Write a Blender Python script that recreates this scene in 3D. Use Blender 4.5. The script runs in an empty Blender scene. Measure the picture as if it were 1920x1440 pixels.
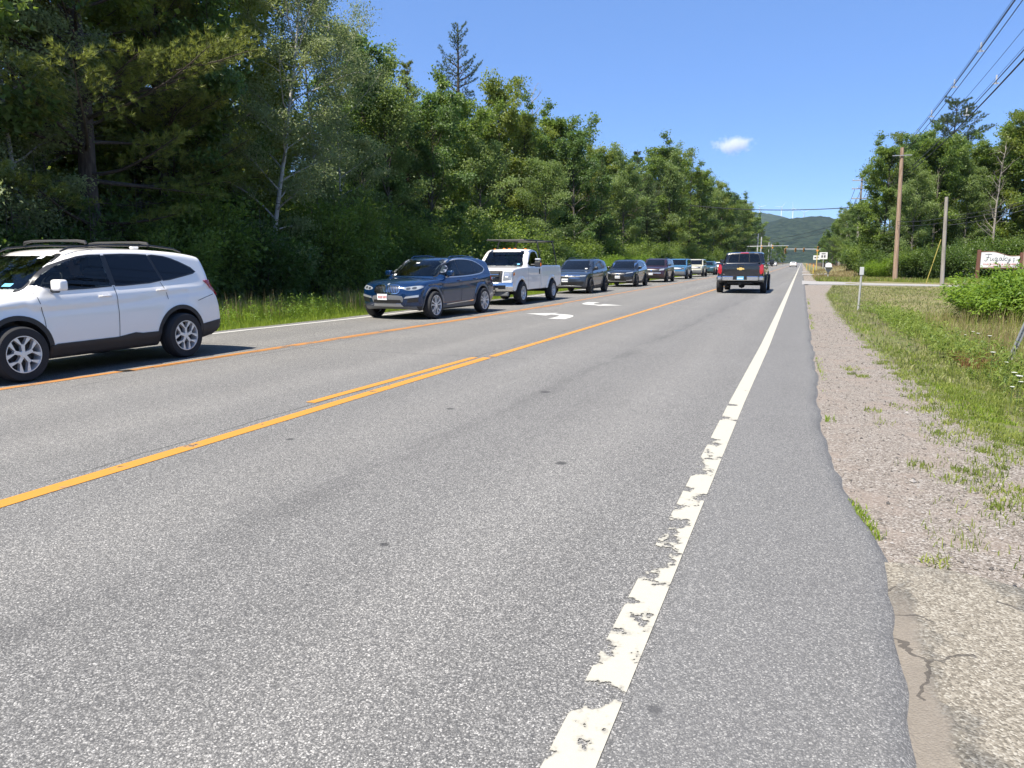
import bpy, bmesh, math, random
import numpy as np
from mathutils import Vector, Matrix
from mathutils.bvhtree import BVHTree

# ------------------------------------------------------------------ camera, sky, sun, exposure
sc = bpy.context.scene
COL = sc.collection
FPX, CX, CY, CAMH = 1390.0, 960.0, 720.0, 1.5
VPX, VPY = 1503.0, 491.0
_th = math.atan((CY - VPY) / FPX)
_ps = math.atan2(VPX - CX, FPX / math.cos(_th))
FW = np.array([-math.sin(_ps) * math.cos(_th), math.cos(_ps) * math.cos(_th), -math.sin(_th)])
RT = np.array([math.cos(_ps), math.sin(_ps), 0.0])
UP = np.cross(RT, FW)
cam_d = bpy.data.cameras.new('camera'); cam = bpy.data.objects.new('camera', cam_d); COL.objects.link(cam)
cam_d.sensor_width = 36.0; cam_d.lens = FPX / 1920 * 36.0; cam_d.clip_start = 0.05; cam_d.clip_end = 20000
cam.matrix_world = Matrix(((RT[0], UP[0], -FW[0], 0), (RT[1], UP[1], -FW[1], 0), (RT[2], UP[2], -FW[2], CAMH), (0, 0, 0, 1)))
sc.camera = cam
SUN = Vector((-0.25, -0.54, 1.0)).normalized()
sun_el = math.asin(SUN.z); sun_az = math.atan2(SUN.x, SUN.y)
wd = bpy.data.worlds.new('World'); sc.world = wd; wd.use_nodes = True
_sky = wd.node_tree.nodes.new('ShaderNodeTexSky'); _sky.sky_type = 'NISHITA'; _sky.sun_disc = False
_sky.sun_elevation = sun_el; _sky.sun_rotation = sun_az % (2 * math.pi)
_sky.air_density = 0.75; _sky.dust_density = 0.0; _sky.ozone_density = 10.0; _sky.altitude = 1000
_bg = wd.node_tree.nodes['Background']; _bg.inputs[1].default_value = 0.092
_mx = wd.node_tree.nodes.new('ShaderNodeMix'); _mx.data_type = 'RGBA'; _mx.inputs[0].default_value = 0.55; _mx.inputs[7].default_value = (.84, 1.68, 3.75, 1)   # even blue of a clear summer sky
wd.node_tree.links.new(_sky.outputs[0], _mx.inputs[6]); wd.node_tree.links.new(_mx.outputs[2], _bg.inputs[0])
sl = bpy.data.lights.new('sun', 'SUN'); sl.energy = 3.9; sl.angle = math.radians(0.55); sl.color = (1.0, 0.935, 0.83)
so = bpy.data.objects.new('sun', sl); COL.objects.link(so); so.rotation_euler = (-SUN).to_track_quat('-Z', 'Y').to_euler()
so.location = (0, 0, 60)
vs = sc.view_settings; vs.view_transform = 'Standard'; vs.look = 'None'; vs.exposure = 1.38; vs.gamma = 1.0; vs.use_curve_mapping = False
sc.cycles.max_bounces = 6; sc.cycles.diffuse_bounces = 3; sc.cycles.glossy_bounces = 3; sc.cycles.transparent_max_bounces = 8; sc.cycles.volume_bounces = 2

def ray(u, v): return (u - CX) * RT - (v - CY) * UP + FPX * FW
def gnd(u, v, z=0.0):
    r = ray(u, v); t = (z - CAMH) / r[2]; return np.array([0, 0, CAMH]) + t * r
def atX(u, v, X):
    r = ray(u, v); return np.array([0, 0, CAMH]) + X / r[0] * r
def atY(u, v, Y):
    r = ray(u, v); return np.array([0, 0, CAMH]) + Y / r[1] * r

# ------------------------------------------------------------------ object helpers
def tag(o, label=None, cat=None, group=None, kind=None):
    if label: o['label'] = label
    if cat: o['category'] = cat
    if group: o['group'] = group
    if kind: o['kind'] = kind
    return o
def empty(name, loc=(0, 0, 0), rz=0.0, sc_=1.0, parent=None):
    o = bpy.data.objects.new(name, None); COL.objects.link(o); o.location = loc; o.rotation_euler = (0, 0, rz); o.scale = (sc_,) * 3
    o.empty_display_size = 0.2
    if parent: o.parent = parent
    return o
def mesh_np(name, V, F, mats=(), attr=None, smooth=False, midx=None):
    """V (n,3); F list of int arrays, each (m,k)"""
    me = bpy.data.meshes.new(name)
    V = np.asarray(V, np.float32); F = [np.asarray(f, np.int32) for f in F if len(f)]
    me.vertices.add(len(V)); me.vertices.foreach_set('co', V.ravel())
    lv = np.concatenate([f.ravel() for f in F]); tot = np.concatenate([np.full(len(f), f.shape[1], np.int32) for f in F])
    st = np.concatenate([[0], np.cumsum(tot)[:-1]]).astype(np.int32)
    me.loops.add(len(lv)); me.loops.foreach_set('vertex_index', lv)
    me.polygons.add(len(tot)); me.polygons.foreach_set('loop_start', st)
    me.polygons.foreach_set('use_smooth', np.full(len(tot), smooth, bool))
    if midx is not None: me.polygons.foreach_set('material_index', np.asarray(midx, np.int32))
    for m in mats: me.materials.append(m)
    if attr:
        for k, a in attr.items():
            at = me.attributes.new(k, 'FLOAT', 'POINT'); at.data.foreach_set('value', np.asarray(a, np.float32))
    me.update(); me.validate()
    return me
def obj(name, me, parent=None, loc=None):
    o = bpy.data.objects.new(name, me); COL.objects.link(o)
    if parent: o.parent = parent
    if loc is not None: o.location = loc
    return o
class MB:
    """collects boxes, tubes, lathes and polygons for one mesh"""
    def __init__(s): s.V = []; s.F = {}; s.n = 0
    def add(s, V, faces):
        for f in faces: s.F.setdefault(len(f), []).append([i + s.n for i in f])
        s.V.extend([tuple(v) for v in V]); s.n += len(V); return s
    def box(s, c, d, rot=None, taper=1.0, bev=0.0):
        hx, hy, hz = d[0] / 2, d[1] / 2, d[2] / 2
        if bev:
            b = min(bev, hx * .9, hy * .9, hz * .9); P = []
            for sx in (-1, 1):
                for sy in (-1, 1):
                    for sz in (-1, 1):
                        P += [(sx * hx, sy * (hy - b), sz * (hz - b)), (sx * (hx - b), sy * hy, sz * (hz - b)), (sx * (hx - b), sy * (hy - b), sz * hz)]
            bm = bmesh.new(); vv = [bm.verts.new(p) for p in P]; bmesh.ops.convex_hull(bm, input=vv); bm.verts.index_update()
            V = [v.co.copy() for v in bm.verts]; F = [[v.index for v in f.verts] for f in bm.faces]; bm.free()
        else:
            V = [Vector((x * hx * (taper if z > 0 else 1), y * hy * (taper if z > 0 else 1), z * hz)) for z in (-1, 1) for y in (-1, 1) for x in (-1, 1)]
            F = [(0, 2, 3, 1), (4, 5, 7, 6), (0, 1, 5, 4), (2, 6, 7, 3), (0, 4, 6, 2), (1, 3, 7, 5)]
        if rot: V = [rot @ v for v in V]
        return s.add([v + Vector(c) for v in V], F)
    def blob(s, c, d, p=3.2, n=6):
        bm = bmesh.new(); bmesh.ops.create_cube(bm, size=2); bmesh.ops.subdivide_edges(bm, edges=bm.edges[:], cuts=n, use_grid_fill=True)
        for v in bm.verts: w = (abs(v.co.x) ** p + abs(v.co.y) ** p + abs(v.co.z) ** p) ** (1 / p); v.co /= w; v.co = Vector((v.co.x * d[0] / 2 + c[0], v.co.y * d[1] / 2 + c[1], v.co.z * d[2] / 2 + c[2]))
        bm.verts.index_update(); V = [v.co.copy() for v in bm.verts]; F = [[v.index for v in f.verts] for f in bm.faces]; bm.free(); return s.add(V, F)
    def tube(s, path, rad, n=8, cap=True, flat=1.0):
        P = [Vector(p) for p in path]; R = rad if hasattr(rad, '__len__') else [rad] * len(P)
        V = []; F = []
        t0 = (P[1] - P[0]).normalized(); a = Vector((0, 0, 1)) if abs(t0.z) < .9 else Vector((1, 0, 0)); nx = t0.cross(a).normalized()
        for i, p in enumerate(P):
            t = ((P[min(i + 1, len(P) - 1)] - P[max(i - 1, 0)])).normalized()
            nx = (nx - t * nx.dot(t)).normalized(); ny = t.cross(nx)
            for k in range(n):
                w = 2 * math.pi * k / n; V.append(p + nx * math.cos(w) * R[i] + ny * math.sin(w) * R[i] * flat)
        for i in range(len(P) - 1):
            for k in range(n): F.append((i * n + k, i * n + (k + 1) % n, (i + 1) * n + (k + 1) % n, (i + 1) * n + k))
        if cap: F.append(tuple(range(n))[::-1]); F.append(tuple(range((len(P) - 1) * n, len(P) * n)))
        return s.add(V, F)
    def lathe(s, prof, n=24, M=None, closed=False):
        """prof (r,z) about z"""
        V = []; F = []
        for r, z in prof:
            for k in range(n):
                w = 2 * math.pi * k / n; V.append(Vector((r * math.cos(w), r * math.sin(w), z)))
        m = len(prof)
        for i in range(m if closed else m - 1):
            j = (i + 1) % m
            for k in range(n): F.append((i * n + k, i * n + (k + 1) % n, j * n + (k + 1) % n, j * n + k))
        if M: V = [M @ v for v in V]
        return s.add(V, F)
    def prism(s, poly, z0, z1, M=None):
        n = len(poly); V = [Vector((p[0], p[1], z0)) for p in poly] + [Vector((p[0], p[1], z1)) for p in poly]
        F = [tuple(range(n))[::-1], tuple(range(n, 2 * n))] + [(i, (i + 1) % n, n + (i + 1) % n, n + i) for i in range(n)]
        if M: V = [M @ v for v in V]
        return s.add(V, F)
    def mesh(s, name, mat, smooth=False):
        return mesh_np(name, np.array([tuple(v) for v in s.V]), [np.array(f) for f in s.F.values()], [mat] if mat else [], smooth=smooth)
    def build(s, name, mat, parent=None, smooth=False):
        me = s.mesh(name, mat, False)
        if smooth:
            bm = bmesh.new(); bm.from_mesh(me); bmesh.ops.recalc_face_normals(bm, faces=bm.faces)
            for f in bm.faces: f.smooth = True
            for e in bm.edges:
                if len(e.link_faces) == 2 and e.calc_face_angle(0) > 0.6: e.smooth = False
            bm.to_mesh(me); bm.free()
        return obj(name, me, parent)

# ------------------------------------------------------------------ materials
MAT = {}
class NT:
    def __init__(s, name):
        s.m = bpy.data.materials.new(name); s.m.use_nodes = True; s.t = s.m.node_tree; s.b = s.t.nodes['Principled BSDF']; s.out = s.t.nodes['Material Output']
        MAT[name] = s.m
    def n(s, typ, ins=None, **kw):
        nd = s.t.nodes.new('ShaderNode' + typ)
        for k, v in kw.items(): setattr(nd, k, v)
        for k, v in (ins or {}).items():
            s.set(nd.inputs[k], v)
        return nd
    def set(s, sock, v):
        if isinstance(v, bpy.types.NodeSocket): s.t.links.new(v, sock)
        elif isinstance(v, bpy.types.Node): s.t.links.new(v.outputs[0], sock)
        else: sock.default_value = v
    def math(s, op, a, b=0.0, c=0.0, clamp=False):
        return s.n('Math', {0: a, 1: b, 2: c}, operation=op, use_clamp=clamp).outputs[0]
    def mix(s, f, a, b, blend='MIX'):
        nd = s.n('Mix', {0: f}, data_type='RGBA', blend_type=blend); s.set(nd.inputs[6], a); s.set(nd.inputs[7], b); return nd.outputs[2]
    def ramp(s, f, stops):
        nd = s.n('ValToRGB', {0: f}); e = nd.color_ramp.elements
        while len(e) < len(stops): e.new(0.5)
        for i, (p, c) in enumerate(stops): e[i].position = p; e[i].color = c if len(c) == 4 else (*c, 1)
        return nd.outputs[0]
    def pos(s): return s.n('NewGeometry').outputs['Position']
    def xyz(s, v): return s.n('SeparateXYZ', {0: v}).outputs
    def noise(s, v, scale, detail=3, rough=.55, out=0): return s.n('TexNoise', {'Vector': v, 'Scale': scale, 'Detail': detail, 'Roughness': rough}).outputs[out]
    def vor(s, v, scale, out=0, feature='F1'): return s.n('TexVoronoi', {'Vector': v, 'Scale': scale}, feature=feature).outputs[out]
    def mapv(s, v, scl): return s.n('Mapping', {'Vector': v, 'Scale': scl}).outputs[0]
    def attr(s, name, out=2): return s.n('Attribute', attribute_name=name).outputs[out]
    def smooth(s, x, a, b): 
        return s.n('MapRange', {0: x, 1: a, 2: b, 3: 0.0, 4: 1.0}, interpolation_type='SMOOTHSTEP').outputs[0]
    def bump(s, h, strength=.3, dist=.01): s.set(s.b.inputs['Normal'], s.n('Bump', {'Height': h, 'Strength': strength, 'Distance': dist}).outputs[0])
    def base(s, c, rough=None, **kw):
        s.set(s.b.inputs['Base Color'], c if not (isinstance(c, tuple) and len(c) == 3) else (*c, 1))
        if rough is not None: s.set(s.b.inputs['Roughness'], rough)
        for k, v in kw.items(): s.set(s.b.inputs[k.replace('_', ' ')], v)
        return s.m
def C(r, g, b): return (r, g, b, 1.0)
def simple(name, col, rough=.6, vary=.0, **kw):
    t = NT(name)
    if vary:
        n = t.noise(t.n('TexCoord').outputs['Object'], 6.0, 4)
        c = t.mix(n, C(*[x * (1 - vary) for x in col]), C(*[x * (1 + vary) for x in col]))
    else: c = C(*col)
    t.base(c, rough, **kw); return t.m

def mat_asphalt():
    t = NT('asphalt'); P = t.pos(); x, y, z = t.xyz(P)
    W = t.n('VectorMath', {0: P, 1: t.n('VectorMath', {0: t.noise(P, 40, 2, out=1), 3: 0.012}, operation='SCALE').outputs[0]}, operation='ADD').outputs[0]
    v1 = t.vor(W, 150, 1); r1 = t.xyz(v1)[0]
    d1 = t.vor(W, 150, 0)
    v2 = t.xyz(t.vor(W, 300, 1))[1]
    st = t.ramp(r1, [(0.0, (.088,) * 3), (.35, (.118, .117, .115)), (.65, (.158, .156, .153)), (.86, (.222, .219, .213)), (1, (.32, .314, .303))])
    fine = t.ramp(v2, [(0, (.62,) * 3), (.6, (.95,) * 3), (1, (1.4,) * 3)])
    c = t.mix(1.0, st, fine, 'MULTIPLY'); c = t.mix(1.0, c, C(1.27, 1.25, 1.20), 'MULTIPLY')
    edge = t.smooth(d1, .42, .75)
    c = t.mix(t.math('MULTIPLY', edge, .6), c, C(.05, .05, .052))
    # long soft streaks of wear along the lanes
    S = t.mapv(P, (1.6, .05, 1)); ns = t.noise(S, 1.0, 3)
    lo = t.noise(P, .6, 4)
    f = t.math('ADD', t.math('MULTIPLY', ns, .38), t.math('MULTIPLY', lo, .34))
    c = t.mix(1.0, c, t.ramp(f, [(.18, (.86,) * 3), (.36, (1.0,) * 3), (.58, (1.1,) * 3)]), 'MULTIPLY')
    # dark lane seam: x = -2.95 + .028 y, fading in and out
    seam = t.math('ABSOLUTE', t.math('ADD', t.math('SUBTRACT', x, t.math('MULTIPLY', y, .030)), t.math('ADD', 2.98, t.math('MULTIPLY', t.math('SUBTRACT', t.noise(t.mapv(P, (0, .7, 0)), 1, 3), .5), .30))))
    sm = t.math('MULTIPLY', t.math('SUBTRACT', 1.0, t.smooth(seam, .02, .22)), t.smooth(t.noise(t.mapv(P, (3, .8, 1)), 1.2, 4), .34, .62))
    c = t.mix(t.math('MULTIPLY', sm, .42), c, t.mix(.5, c, C(.03, .03, .032)))
    for (sx, sy, rr) in ((-.37, 2.33, .032), (-2.0, 3.3, .03), (-1.6, 5.2, .05), (-3.3, 6.8, .05), (-2.7, 8.1, .06), (-4.0, 5.1, .04)):
        dd = t.n('VectorMath', {0: W, 1: (sx, sy, 0)}, operation='DISTANCE').outputs['Value']
        c = t.mix(t.math('MULTIPLY', t.math('SUBTRACT', 1, t.smooth(dd, rr * .5, rr * 1.25)), .8), c, C(.035, .035, .036))
    # thin transverse cracks
    cy = t.math('ABSOLUTE', t.math('ADD', t.math('SUBTRACT', y, 10.82), t.math('MULTIPLY', t.math('SUBTRACT', t.noise(P, 3, 4), .5), .18)))
    cr = t.math('MULTIPLY', t.math('LESS_THAN', cy, .013), t.math('LESS_THAN', x, -3.9))
    c = t.mix(t.math('MULTIPLY', cr, .7), c, C(.03, .03, .03))
    # paved shoulder: finer and slightly darker
    sh = t.smooth(x, -.5, -.42)
    c = t.mix(t.math('MULTIPLY', sh, .30), c, C(.150, .149, .147))
    # tyre-polished wheel paths, slightly paler than the lane middle
    wp = 0
    for xw in (-1.55, -3.55, -5.9, -7.6, -9.4, -10.9):
        q = t.math('MULTIPLY', t.math('SUBTRACT', x, t.math('ADD', xw, t.math('MULTIPLY', y, .006))), 2.4); q = t.math('POWER', 2.718, t.math('MULTIPLY', t.math('MULTIPLY', q, q), -1.0)); wp = q if isinstance(wp, int) else t.math('ADD', wp, q)
    c = t.mix(1.0, c, t.ramp(t.math('MULTIPLY', wp, t.math('ADD', .6, t.noise(t.mapv(P, (1, .12, 1)), 1.5, 3))), [(0, (.985, .985, .985)), (1, (1.10, 1.095, 1.085))]), 'MULTIPLY')
    # old sealed joints running along the lanes, thin and broken
    for xj, wj in ((-4.78, .012), (-8.2, .014)):
        j = t.math('ABSOLUTE', t.math('ADD', t.math('SUBTRACT', x, xj), t.math('MULTIPLY', t.math('SUBTRACT', t.noise(t.mapv(P, (0, 1.1, 0)), 1, 4), .5), .16)))
        c = t.mix(t.math('MULTIPLY', t.math('MULTIPLY', t.math('LESS_THAN', j, wj), t.smooth(t.noise(t.mapv(P, (1, .5, 1)), 1.4, 3), .42, .55)), .6), c, C(.04, .04, .04))
    t.base(c, .88, Specular_IOR_Level=.25)
    t.bump(t.math('ADD', t.math('SUBTRACT', 1.0, d1), t.math('MULTIPLY', v2, .4)), .4, .005); return t.m

def paint(name, col, wear, scale, edge_bias=0.0, along=1.0, yfade=None, x0=0.0, grime=.25, contrast=1.0):
    t = NT(name); P = t.pos(); x, y, z = t.xyz(P)
    big = t.noise(t.mapv(P, (1.1, along, 1)), scale, 4, .6)
    fine = t.noise(P, 60, 3, .7)
    mid = t.noise(P, 17, 4, .65)
    m = t.math('ADD', t.math('ADD', t.math('MULTIPLY', t.math('SUBTRACT', big, .5), contrast), .5), t.math('ADD', t.math('MULTIPLY', t.math('SUBTRACT', fine, .5), .22), t.math('MULTIPLY', t.math('SUBTRACT', mid, .5), .30)))
    if edge_bias: m = t.math('ADD', m, t.math('MULTIPLY', t.math('SUBTRACT', x, x0), edge_bias))
    if yfade: m = t.math('ADD', m, t.math('MULTIPLY', t.smooth(y, yfade[0], yfade[1]), yfade[2]))
    keep = t.math('GREATER_THAN', m, wear)
    c = t.mix(t.math('MULTIPLY', t.noise(P, 25, 4), grime), C(*col), C(col[0] * .62, col[1] * .6, col[2] * .55))
    c = t.mix(t.math('MULTIPLY', t.math('SUBTRACT', 1, t.smooth(m, wear, wear + .10)), .45), c, C(.17, .165, .15))
    t.base(c, .65)
    tr = t.n('BsdfTransparent'); mx = t.n('MixShader', {0: keep, 1: tr.outputs[0], 2: t.b.outputs[0]})
    t.t.links.new(mx.outputs[0], t.out.inputs[0]); t.bump(fine, .3, .004); return t.m

def mat_ground():
    t = NT('verge_soil'); P = t.pos()
    g = t.attr('gravel'); f = t.attr('forest'); dry = t.attr('dry')
    nz = t.noise(P, 2.2, 5, .65); nf = t.noise(P, 14, 4, .7)
    cell = t.xyz(t.vor(P, 95, 1)); d = t.vor(P, 95, 0)
    grav = t.ramp(cell[0], [(0, (.112, .095, .080)), (.4, (.190, .164, .138)), (.75, (.258, .228, .196)), (1, (.37, .345, .31))])
    grav = t.mix(t.smooth(nz, .45, .65), grav, t.mix(.55, grav, C(.24, .195, .160)))
    soil = t.mix(nf, C(.085, .07, .045), C(.165, .135, .095))
    green = t.mix(t.noise(P, 5, 4), C(.075, .105, .025), C(.165, .185, .055))
    grass = t.mix(t.smooth(t.math('ADD', nf, t.math('MULTIPLY', t.noise(P, .9, 3), .5)), .62, .86), green, soil)
    grass = t.mix(t.math('MULTIPLY', dry, t.smooth(nz, .3, .65)), grass, C(.205, .175, .085))
    gm = t.smooth(t.math('ADD', g, t.math('MULTIPLY', t.math('SUBTRACT', t.math('ADD', t.math('MULTIPLY', nz, .6), t.math('MULTIPLY', nf, .4)), .5), 1.3)), .42, .58)
    c = t.mix(gm, grass, grav)
    litter = t.mix(nf, C(.03, .022, .012), C(.10, .065, .035))
    c = t.mix(f, c, litter)
    t.base(c, .95, Specular_IOR_Level=.15)
    t.bump(t.math('ADD', t.math('MULTIPLY', t.math('SUBTRACT', 1, d), gm), t.math('MULTIPLY', nf, .5)), .6, .012); return t.m

def mat_apron():
    t = NT('old_pavement'); P = t.pos(); x, y, z = t.xyz(P)
    cell = t.xyz(t.vor(P, 115, 1)); d = t.vor(P, 115, 0)
    st = t.ramp(cell[0], [(0, (.115, .102, .080)), (.4, (.195, .173, .136)), (.75, (.260, .233, .186)), (1, (.36, .335, .28))])
    w = t.n('VectorMath', {0: P, 1: t.n('VectorMath', {0: t.noise(P, 4, 4, out=1), 3: .25}, operation='SCALE').outputs[0]}, operation='ADD').outputs[0]
    dark = t.smooth(t.noise(t.mapv(w, (2.6, 1.1, 1)), 1.0, 4, .6), .50, .60)
    c = t.mix(t.math('MULTIPLY', dark, .9), st, t.mix(1.0, st, C(.50, .53, .58), 'MULTIPLY'))
    sx = t.math('SUBTRACT', t.math('ADD', x, t.math('MULTIPLY', t.math('SUBTRACT', t.noise(P, 5, 4), .5), .10)), t.math('ADD', .40, 0))
    sand = t.math('SUBTRACT', 1, t.smooth(sx, .11, .17)); sand = t.math('MULTIPLY', sand, t.math('SUBTRACT', 1, t.smooth(y, 3.3, 3.9)))
    c = t.mix(t.math('MULTIPLY', sand, .85), c, t.mix(t.noise(P, 90, 3), C(.155, .135, .110), C(.235, .205, .168)))
    ck = t.n('TexVoronoi', {'Vector': w, 'Scale': 1.35}, feature='DISTANCE_TO_EDGE').outputs[0]
    ckm = t.math('MULTIPLY', t.math('LESS_THAN', ck, .010), t.math('GREATER_THAN', t.noise(P, .9, 2), .47)); c = t.mix(t.math('MULTIPLY', ckm, .7), c, C(.05, .045, .04))
    t.base(c, .92, Specular_IOR_Level=.2); t.bump(t.math('ADD', t.math('SUBTRACT', 1, d), t.math('MULTIPLY', ckm, -.6)), .5, .008); return t.m

def mat_leaf(name, lo, hi, trans, rough=.5, tw=.44, spec=.35, young=None):
    t = NT(name); r = t.attr('rnd'); oi = t.n('ObjectInfo').outputs['Random']
    f = t.smooth(t.math('ADD', t.math('MULTIPLY', r, .72), t.math('MULTIPLY', oi, .28)), .12, .88)
    c = t.mix(f, C(*lo), C(*hi))
    t.base(c, rough, Specular_IOR_Level=spec)
    tl = t.n('BsdfTranslucent', {'Color': t.mix(f, C(*[q * .8 for q in trans]), C(*trans))})
    mx = t.n('MixShader', {0: tw, 1: t.b.outputs[0], 2: tl.outputs[0]}); t.t.links.new(mx.outputs[0], t.out.inputs[0]); return t.m
def mat_bark(name, a, b, scale=(9, 9, 1.6), rough=.9):
    t = NT(name); P = t.n('TexCoord').outputs['Object']
    n = t.noise(t.mapv(P, scale), 1.6, 5, .7); t.base(t.mix(t.smooth(n, .35, .65), C(*a), C(*b)), rough); t.bump(n, .6, .03); return t.m
def mat_birch():
    t = NT('birch_bark'); P = t.n('TexCoord').outputs['Object']
    n = t.noise(t.mapv(P, (3, 3, 14)), 1.2, 4, .6)
    t.base(t.mix(t.smooth(n, .56, .64), C(.34, .33, .31), C(.04, .036, .032)), .7); return t.m

mat_asphalt(); mat_ground(); mat_apron()
paint('white_paint', (.43, .405, .33), .415, 3.9, edge_bias=1.1, along=.9, yfade=(4.8, 11, .28), x0=-.575, contrast=1.9)
paint('yellow_paint', (.50, .225, .030), .30, 5, along=.8, grime=.3)
paint('worn_yellow_paint', (.42, .185, .045), .38, 4, along=.35, grime=.35)
paint('far_white_paint', (.50, .49, .45), .15, 3)
mat_leaf('maple_leaf', (.046, .088, .018), (.195, .262, .060), (.34, .47, .06), rough=.46, spec=.40, tw=.42)
mat_leaf('ash_leaf', (.036, .074, .022), (.135, .205, .062), (.24, .38, .07), rough=.46, spec=.40, tw=.40)
mat_leaf('oak_leaf', (.062, .098, .018), (.235, .275, .058), (.40, .48, .06), rough=.46, spec=.40, tw=.42)
mat_leaf('birch_leaf', (.150, .190, .085), (.320, .360, .180), (.42, .50, .16), rough=.46, spec=.40, tw=.46)
mat_leaf('poplar_leaf', (.090, .140, .044), (.245, .310, .110), (.36, .48, .09), rough=.46, spec=.40, tw=.42)
mat_leaf('pine_needle', (.070, .100, .018), (.240, .270, .058), (.32, .37, .07), tw=.36)
mat_leaf('far_pine_needle', (.040, .070, .030), (.115, .160, .062), (.14, .20, .05), tw=.28)
mat_leaf('spruce_needle', (.038, .070, .024), (.110, .165, .052), (.12, .19, .04), tw=.26)
mat_leaf('larch_needle', (.075, .125, .020), (.170, .240, .040), (.20, .29, .04), tw=.3)
mat_leaf('shrub_leaf', (.095, .170, .018), (.200, .300, .036), (.30, .44, .04))
mat_leaf('dark_shrub_leaf', (.034, .066, .018), (.120, .180, .046), (.20, .32, .05), rough=.46, spec=.40, tw=.42)
mat_leaf('purple_shrub_leaf', (.050, .022, .020), (.095, .045, .035), (.10, .04, .03))
mat_leaf('grass_blade', (.135, .180, .030), (.270, .300, .065), (.32, .38, .07), tw=.35)
mat_leaf('lush_grass_blade', (.125, .195, .018), (.270, .345, .040), (.34, .47, .05), tw=.38)
mat_leaf('lawn_blade', (.150, .175, .055), (.310, .300, .125), (.30, .32, .10), tw=.3)
mat_leaf('dry_grass_blade', (.20, .155, .07), (.33, .27, .14), (.25, .20, .08), tw=.3)
mat_leaf('russet_grass_blade', (.16, .075, .035), (.27, .14, .07), (.2, .1, .04), tw=.25)
mat_bark('pine_bark', (.035, .026, .020), (.085, .068, .055))
mat_bark('grey_bark', (.060, .052, .042), (.135, .120, .100))
mat_bark('dead_wood', (.16, .14, .115), (.30, .27, .23))
mat_birch()
# ------------------------------------------------------------------ ground, road, markings
rng = np.random.default_rng(7)
def sstep(x, a, b):
    t = np.clip((np.asarray(x, float) - a) / (b - a), 0, 1); return t * t * (3 - 2 * t)
GR_Y = [-20, 4, 5.9, 8.8, 13.4, 16.7, 23.3, 39, 54, 70, 120, 400]
GR_X = [2.0, 1.95, 1.8, 1.5, 1.27, 1.1, .98, 1.05, 1.9, 1.0, 1.0, .9]
def asphalt_edge(y):
    base = np.interp(y, [-30, 2.3, 3.5, 4.3, 5.1, 7.2, 10.8, 25, 58, 400], [.40, .41, .45, .45, .37, .22, .25, .23, .25, .25])
    return base + .016 * np.sin(y * 1.9) + .008 * np.sin(y * 4.7 + 1) + .004 * np.sin(y * 11.3)
def gz(x, y):
    x = np.asarray(x, float); y = np.asarray(y, float)
    z = np.full(np.broadcast(x, y).shape, -.05)
    z = z - .14 * np.exp(-((x - 2.9) / .9) ** 2) * sstep(y, 5, 9) * (1 - sstep(y, 30, 50))
    z = z - .12 * sstep(-x, 12.5, 15) + .5 * sstep(-x, 18, 40)
    z = z + 1.15 * np.exp(-((x - 6.5) / 3.6) ** 2 - ((y - 112) / 16) ** 2)
    z = z + .04 * np.sin(x * .9 + y * .23) * sstep(x, 3, 6) + .03 * np.sin(y * .7 + x * 1.3) * sstep(x, 2, 4)
    return z
xs = np.concatenate([-np.geomspace(6000, 46, 14), np.arange(-44, -13, 1.5), np.arange(-13, -11.2, .3), [-8, -4, 0], np.arange(.2, 5, .14), np.arange(5, 16, .6), np.geomspace(16.5, 6000, 22)])
ys = np.concatenate([-np.geomspace(6000, 12, 12), np.arange(-10, 3, 1), np.arange(3, 30, .22), np.arange(30, 140, 1.2), np.geomspace(142, 6500, 24)])
X, Y = np.meshgrid(xs, ys)
Z = gz(X, Y)
def grid_faces(nx, ny):
    i = np.arange(nx - 1); j = np.arange(ny - 1); I, J = np.meshgrid(i, j); a = (J * nx + I).ravel()
    return np.stack([a, a + 1, a + 1 + nx, a + nx], 1)
grav = 1 - sstep(X - np.interp(Y, GR_Y, GR_X), -.35, .55); grav[X < -5] = 0
grav = np.maximum(grav, np.exp(-((X - 2.1) / .7) ** 2 - ((Y - 11.6) / .9) ** 2) * .5)
forest = sstep(-X, 14.8, 16.5)
forest = np.maximum(forest, sstep(Y, 68, 72) * sstep(X, 5, 7))
forest = np.maximum(forest, sstep(X, 40, 60))
dry = sstep(X, 2, 3.2) * (1 - .3 * np.sin(Y * .5) ** 2)
gme = mesh_np('ground', np.stack([X, Y, Z], -1).reshape(-1, 3), [grid_faces(len(xs), len(ys))], [MAT['verge_soil']],
              {'gravel': grav.ravel(), 'forest': forest.ravel(), 'dry': dry.ravel()}, smooth=True)
ground = tag(obj('ground', gme), kind='structure')

# road slab with ragged right edge, crumbling down to the gravel
ry = np.concatenate([np.arange(-30, 0, 1), np.arange(0, 20, .08), np.arange(20, 70, .5), np.geomspace(70, 1600, 40)])
xl = np.full_like(ry, -11.95); xl = np.interp(ry, [-30, 12, 17, 30, 70, 1600], [-12.1, -11.95, -11.6, -11.5, -11.5, -11.5]) + .02 * np.sin(ry * 3.1)
xr = asphalt_edge(ry)
rows = []; _ej = np.convolve(rng.normal(0, .012, len(ry) + 2), [.3, .4, .3], 'valid')
for i in range(len(ry)):
    j = float(_ej[i])
    rows.append([(xl[i] - .02, ry[i], -.05), (xl[i], ry[i], 0), (-4, ry[i], 0), (xr[i] - .10, ry[i], 0), (xr[i] - .015, ry[i], -.008), (xr[i] + .02 + j, ry[i], -.035), (xr[i] + .05 + j, ry[i], -.058)])
road = tag(obj('road', mesh_np('road', np.array(rows).reshape(-1, 3), [grid_faces(7, len(ry))], [MAT['asphalt']], smooth=True)), kind='structure')

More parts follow.
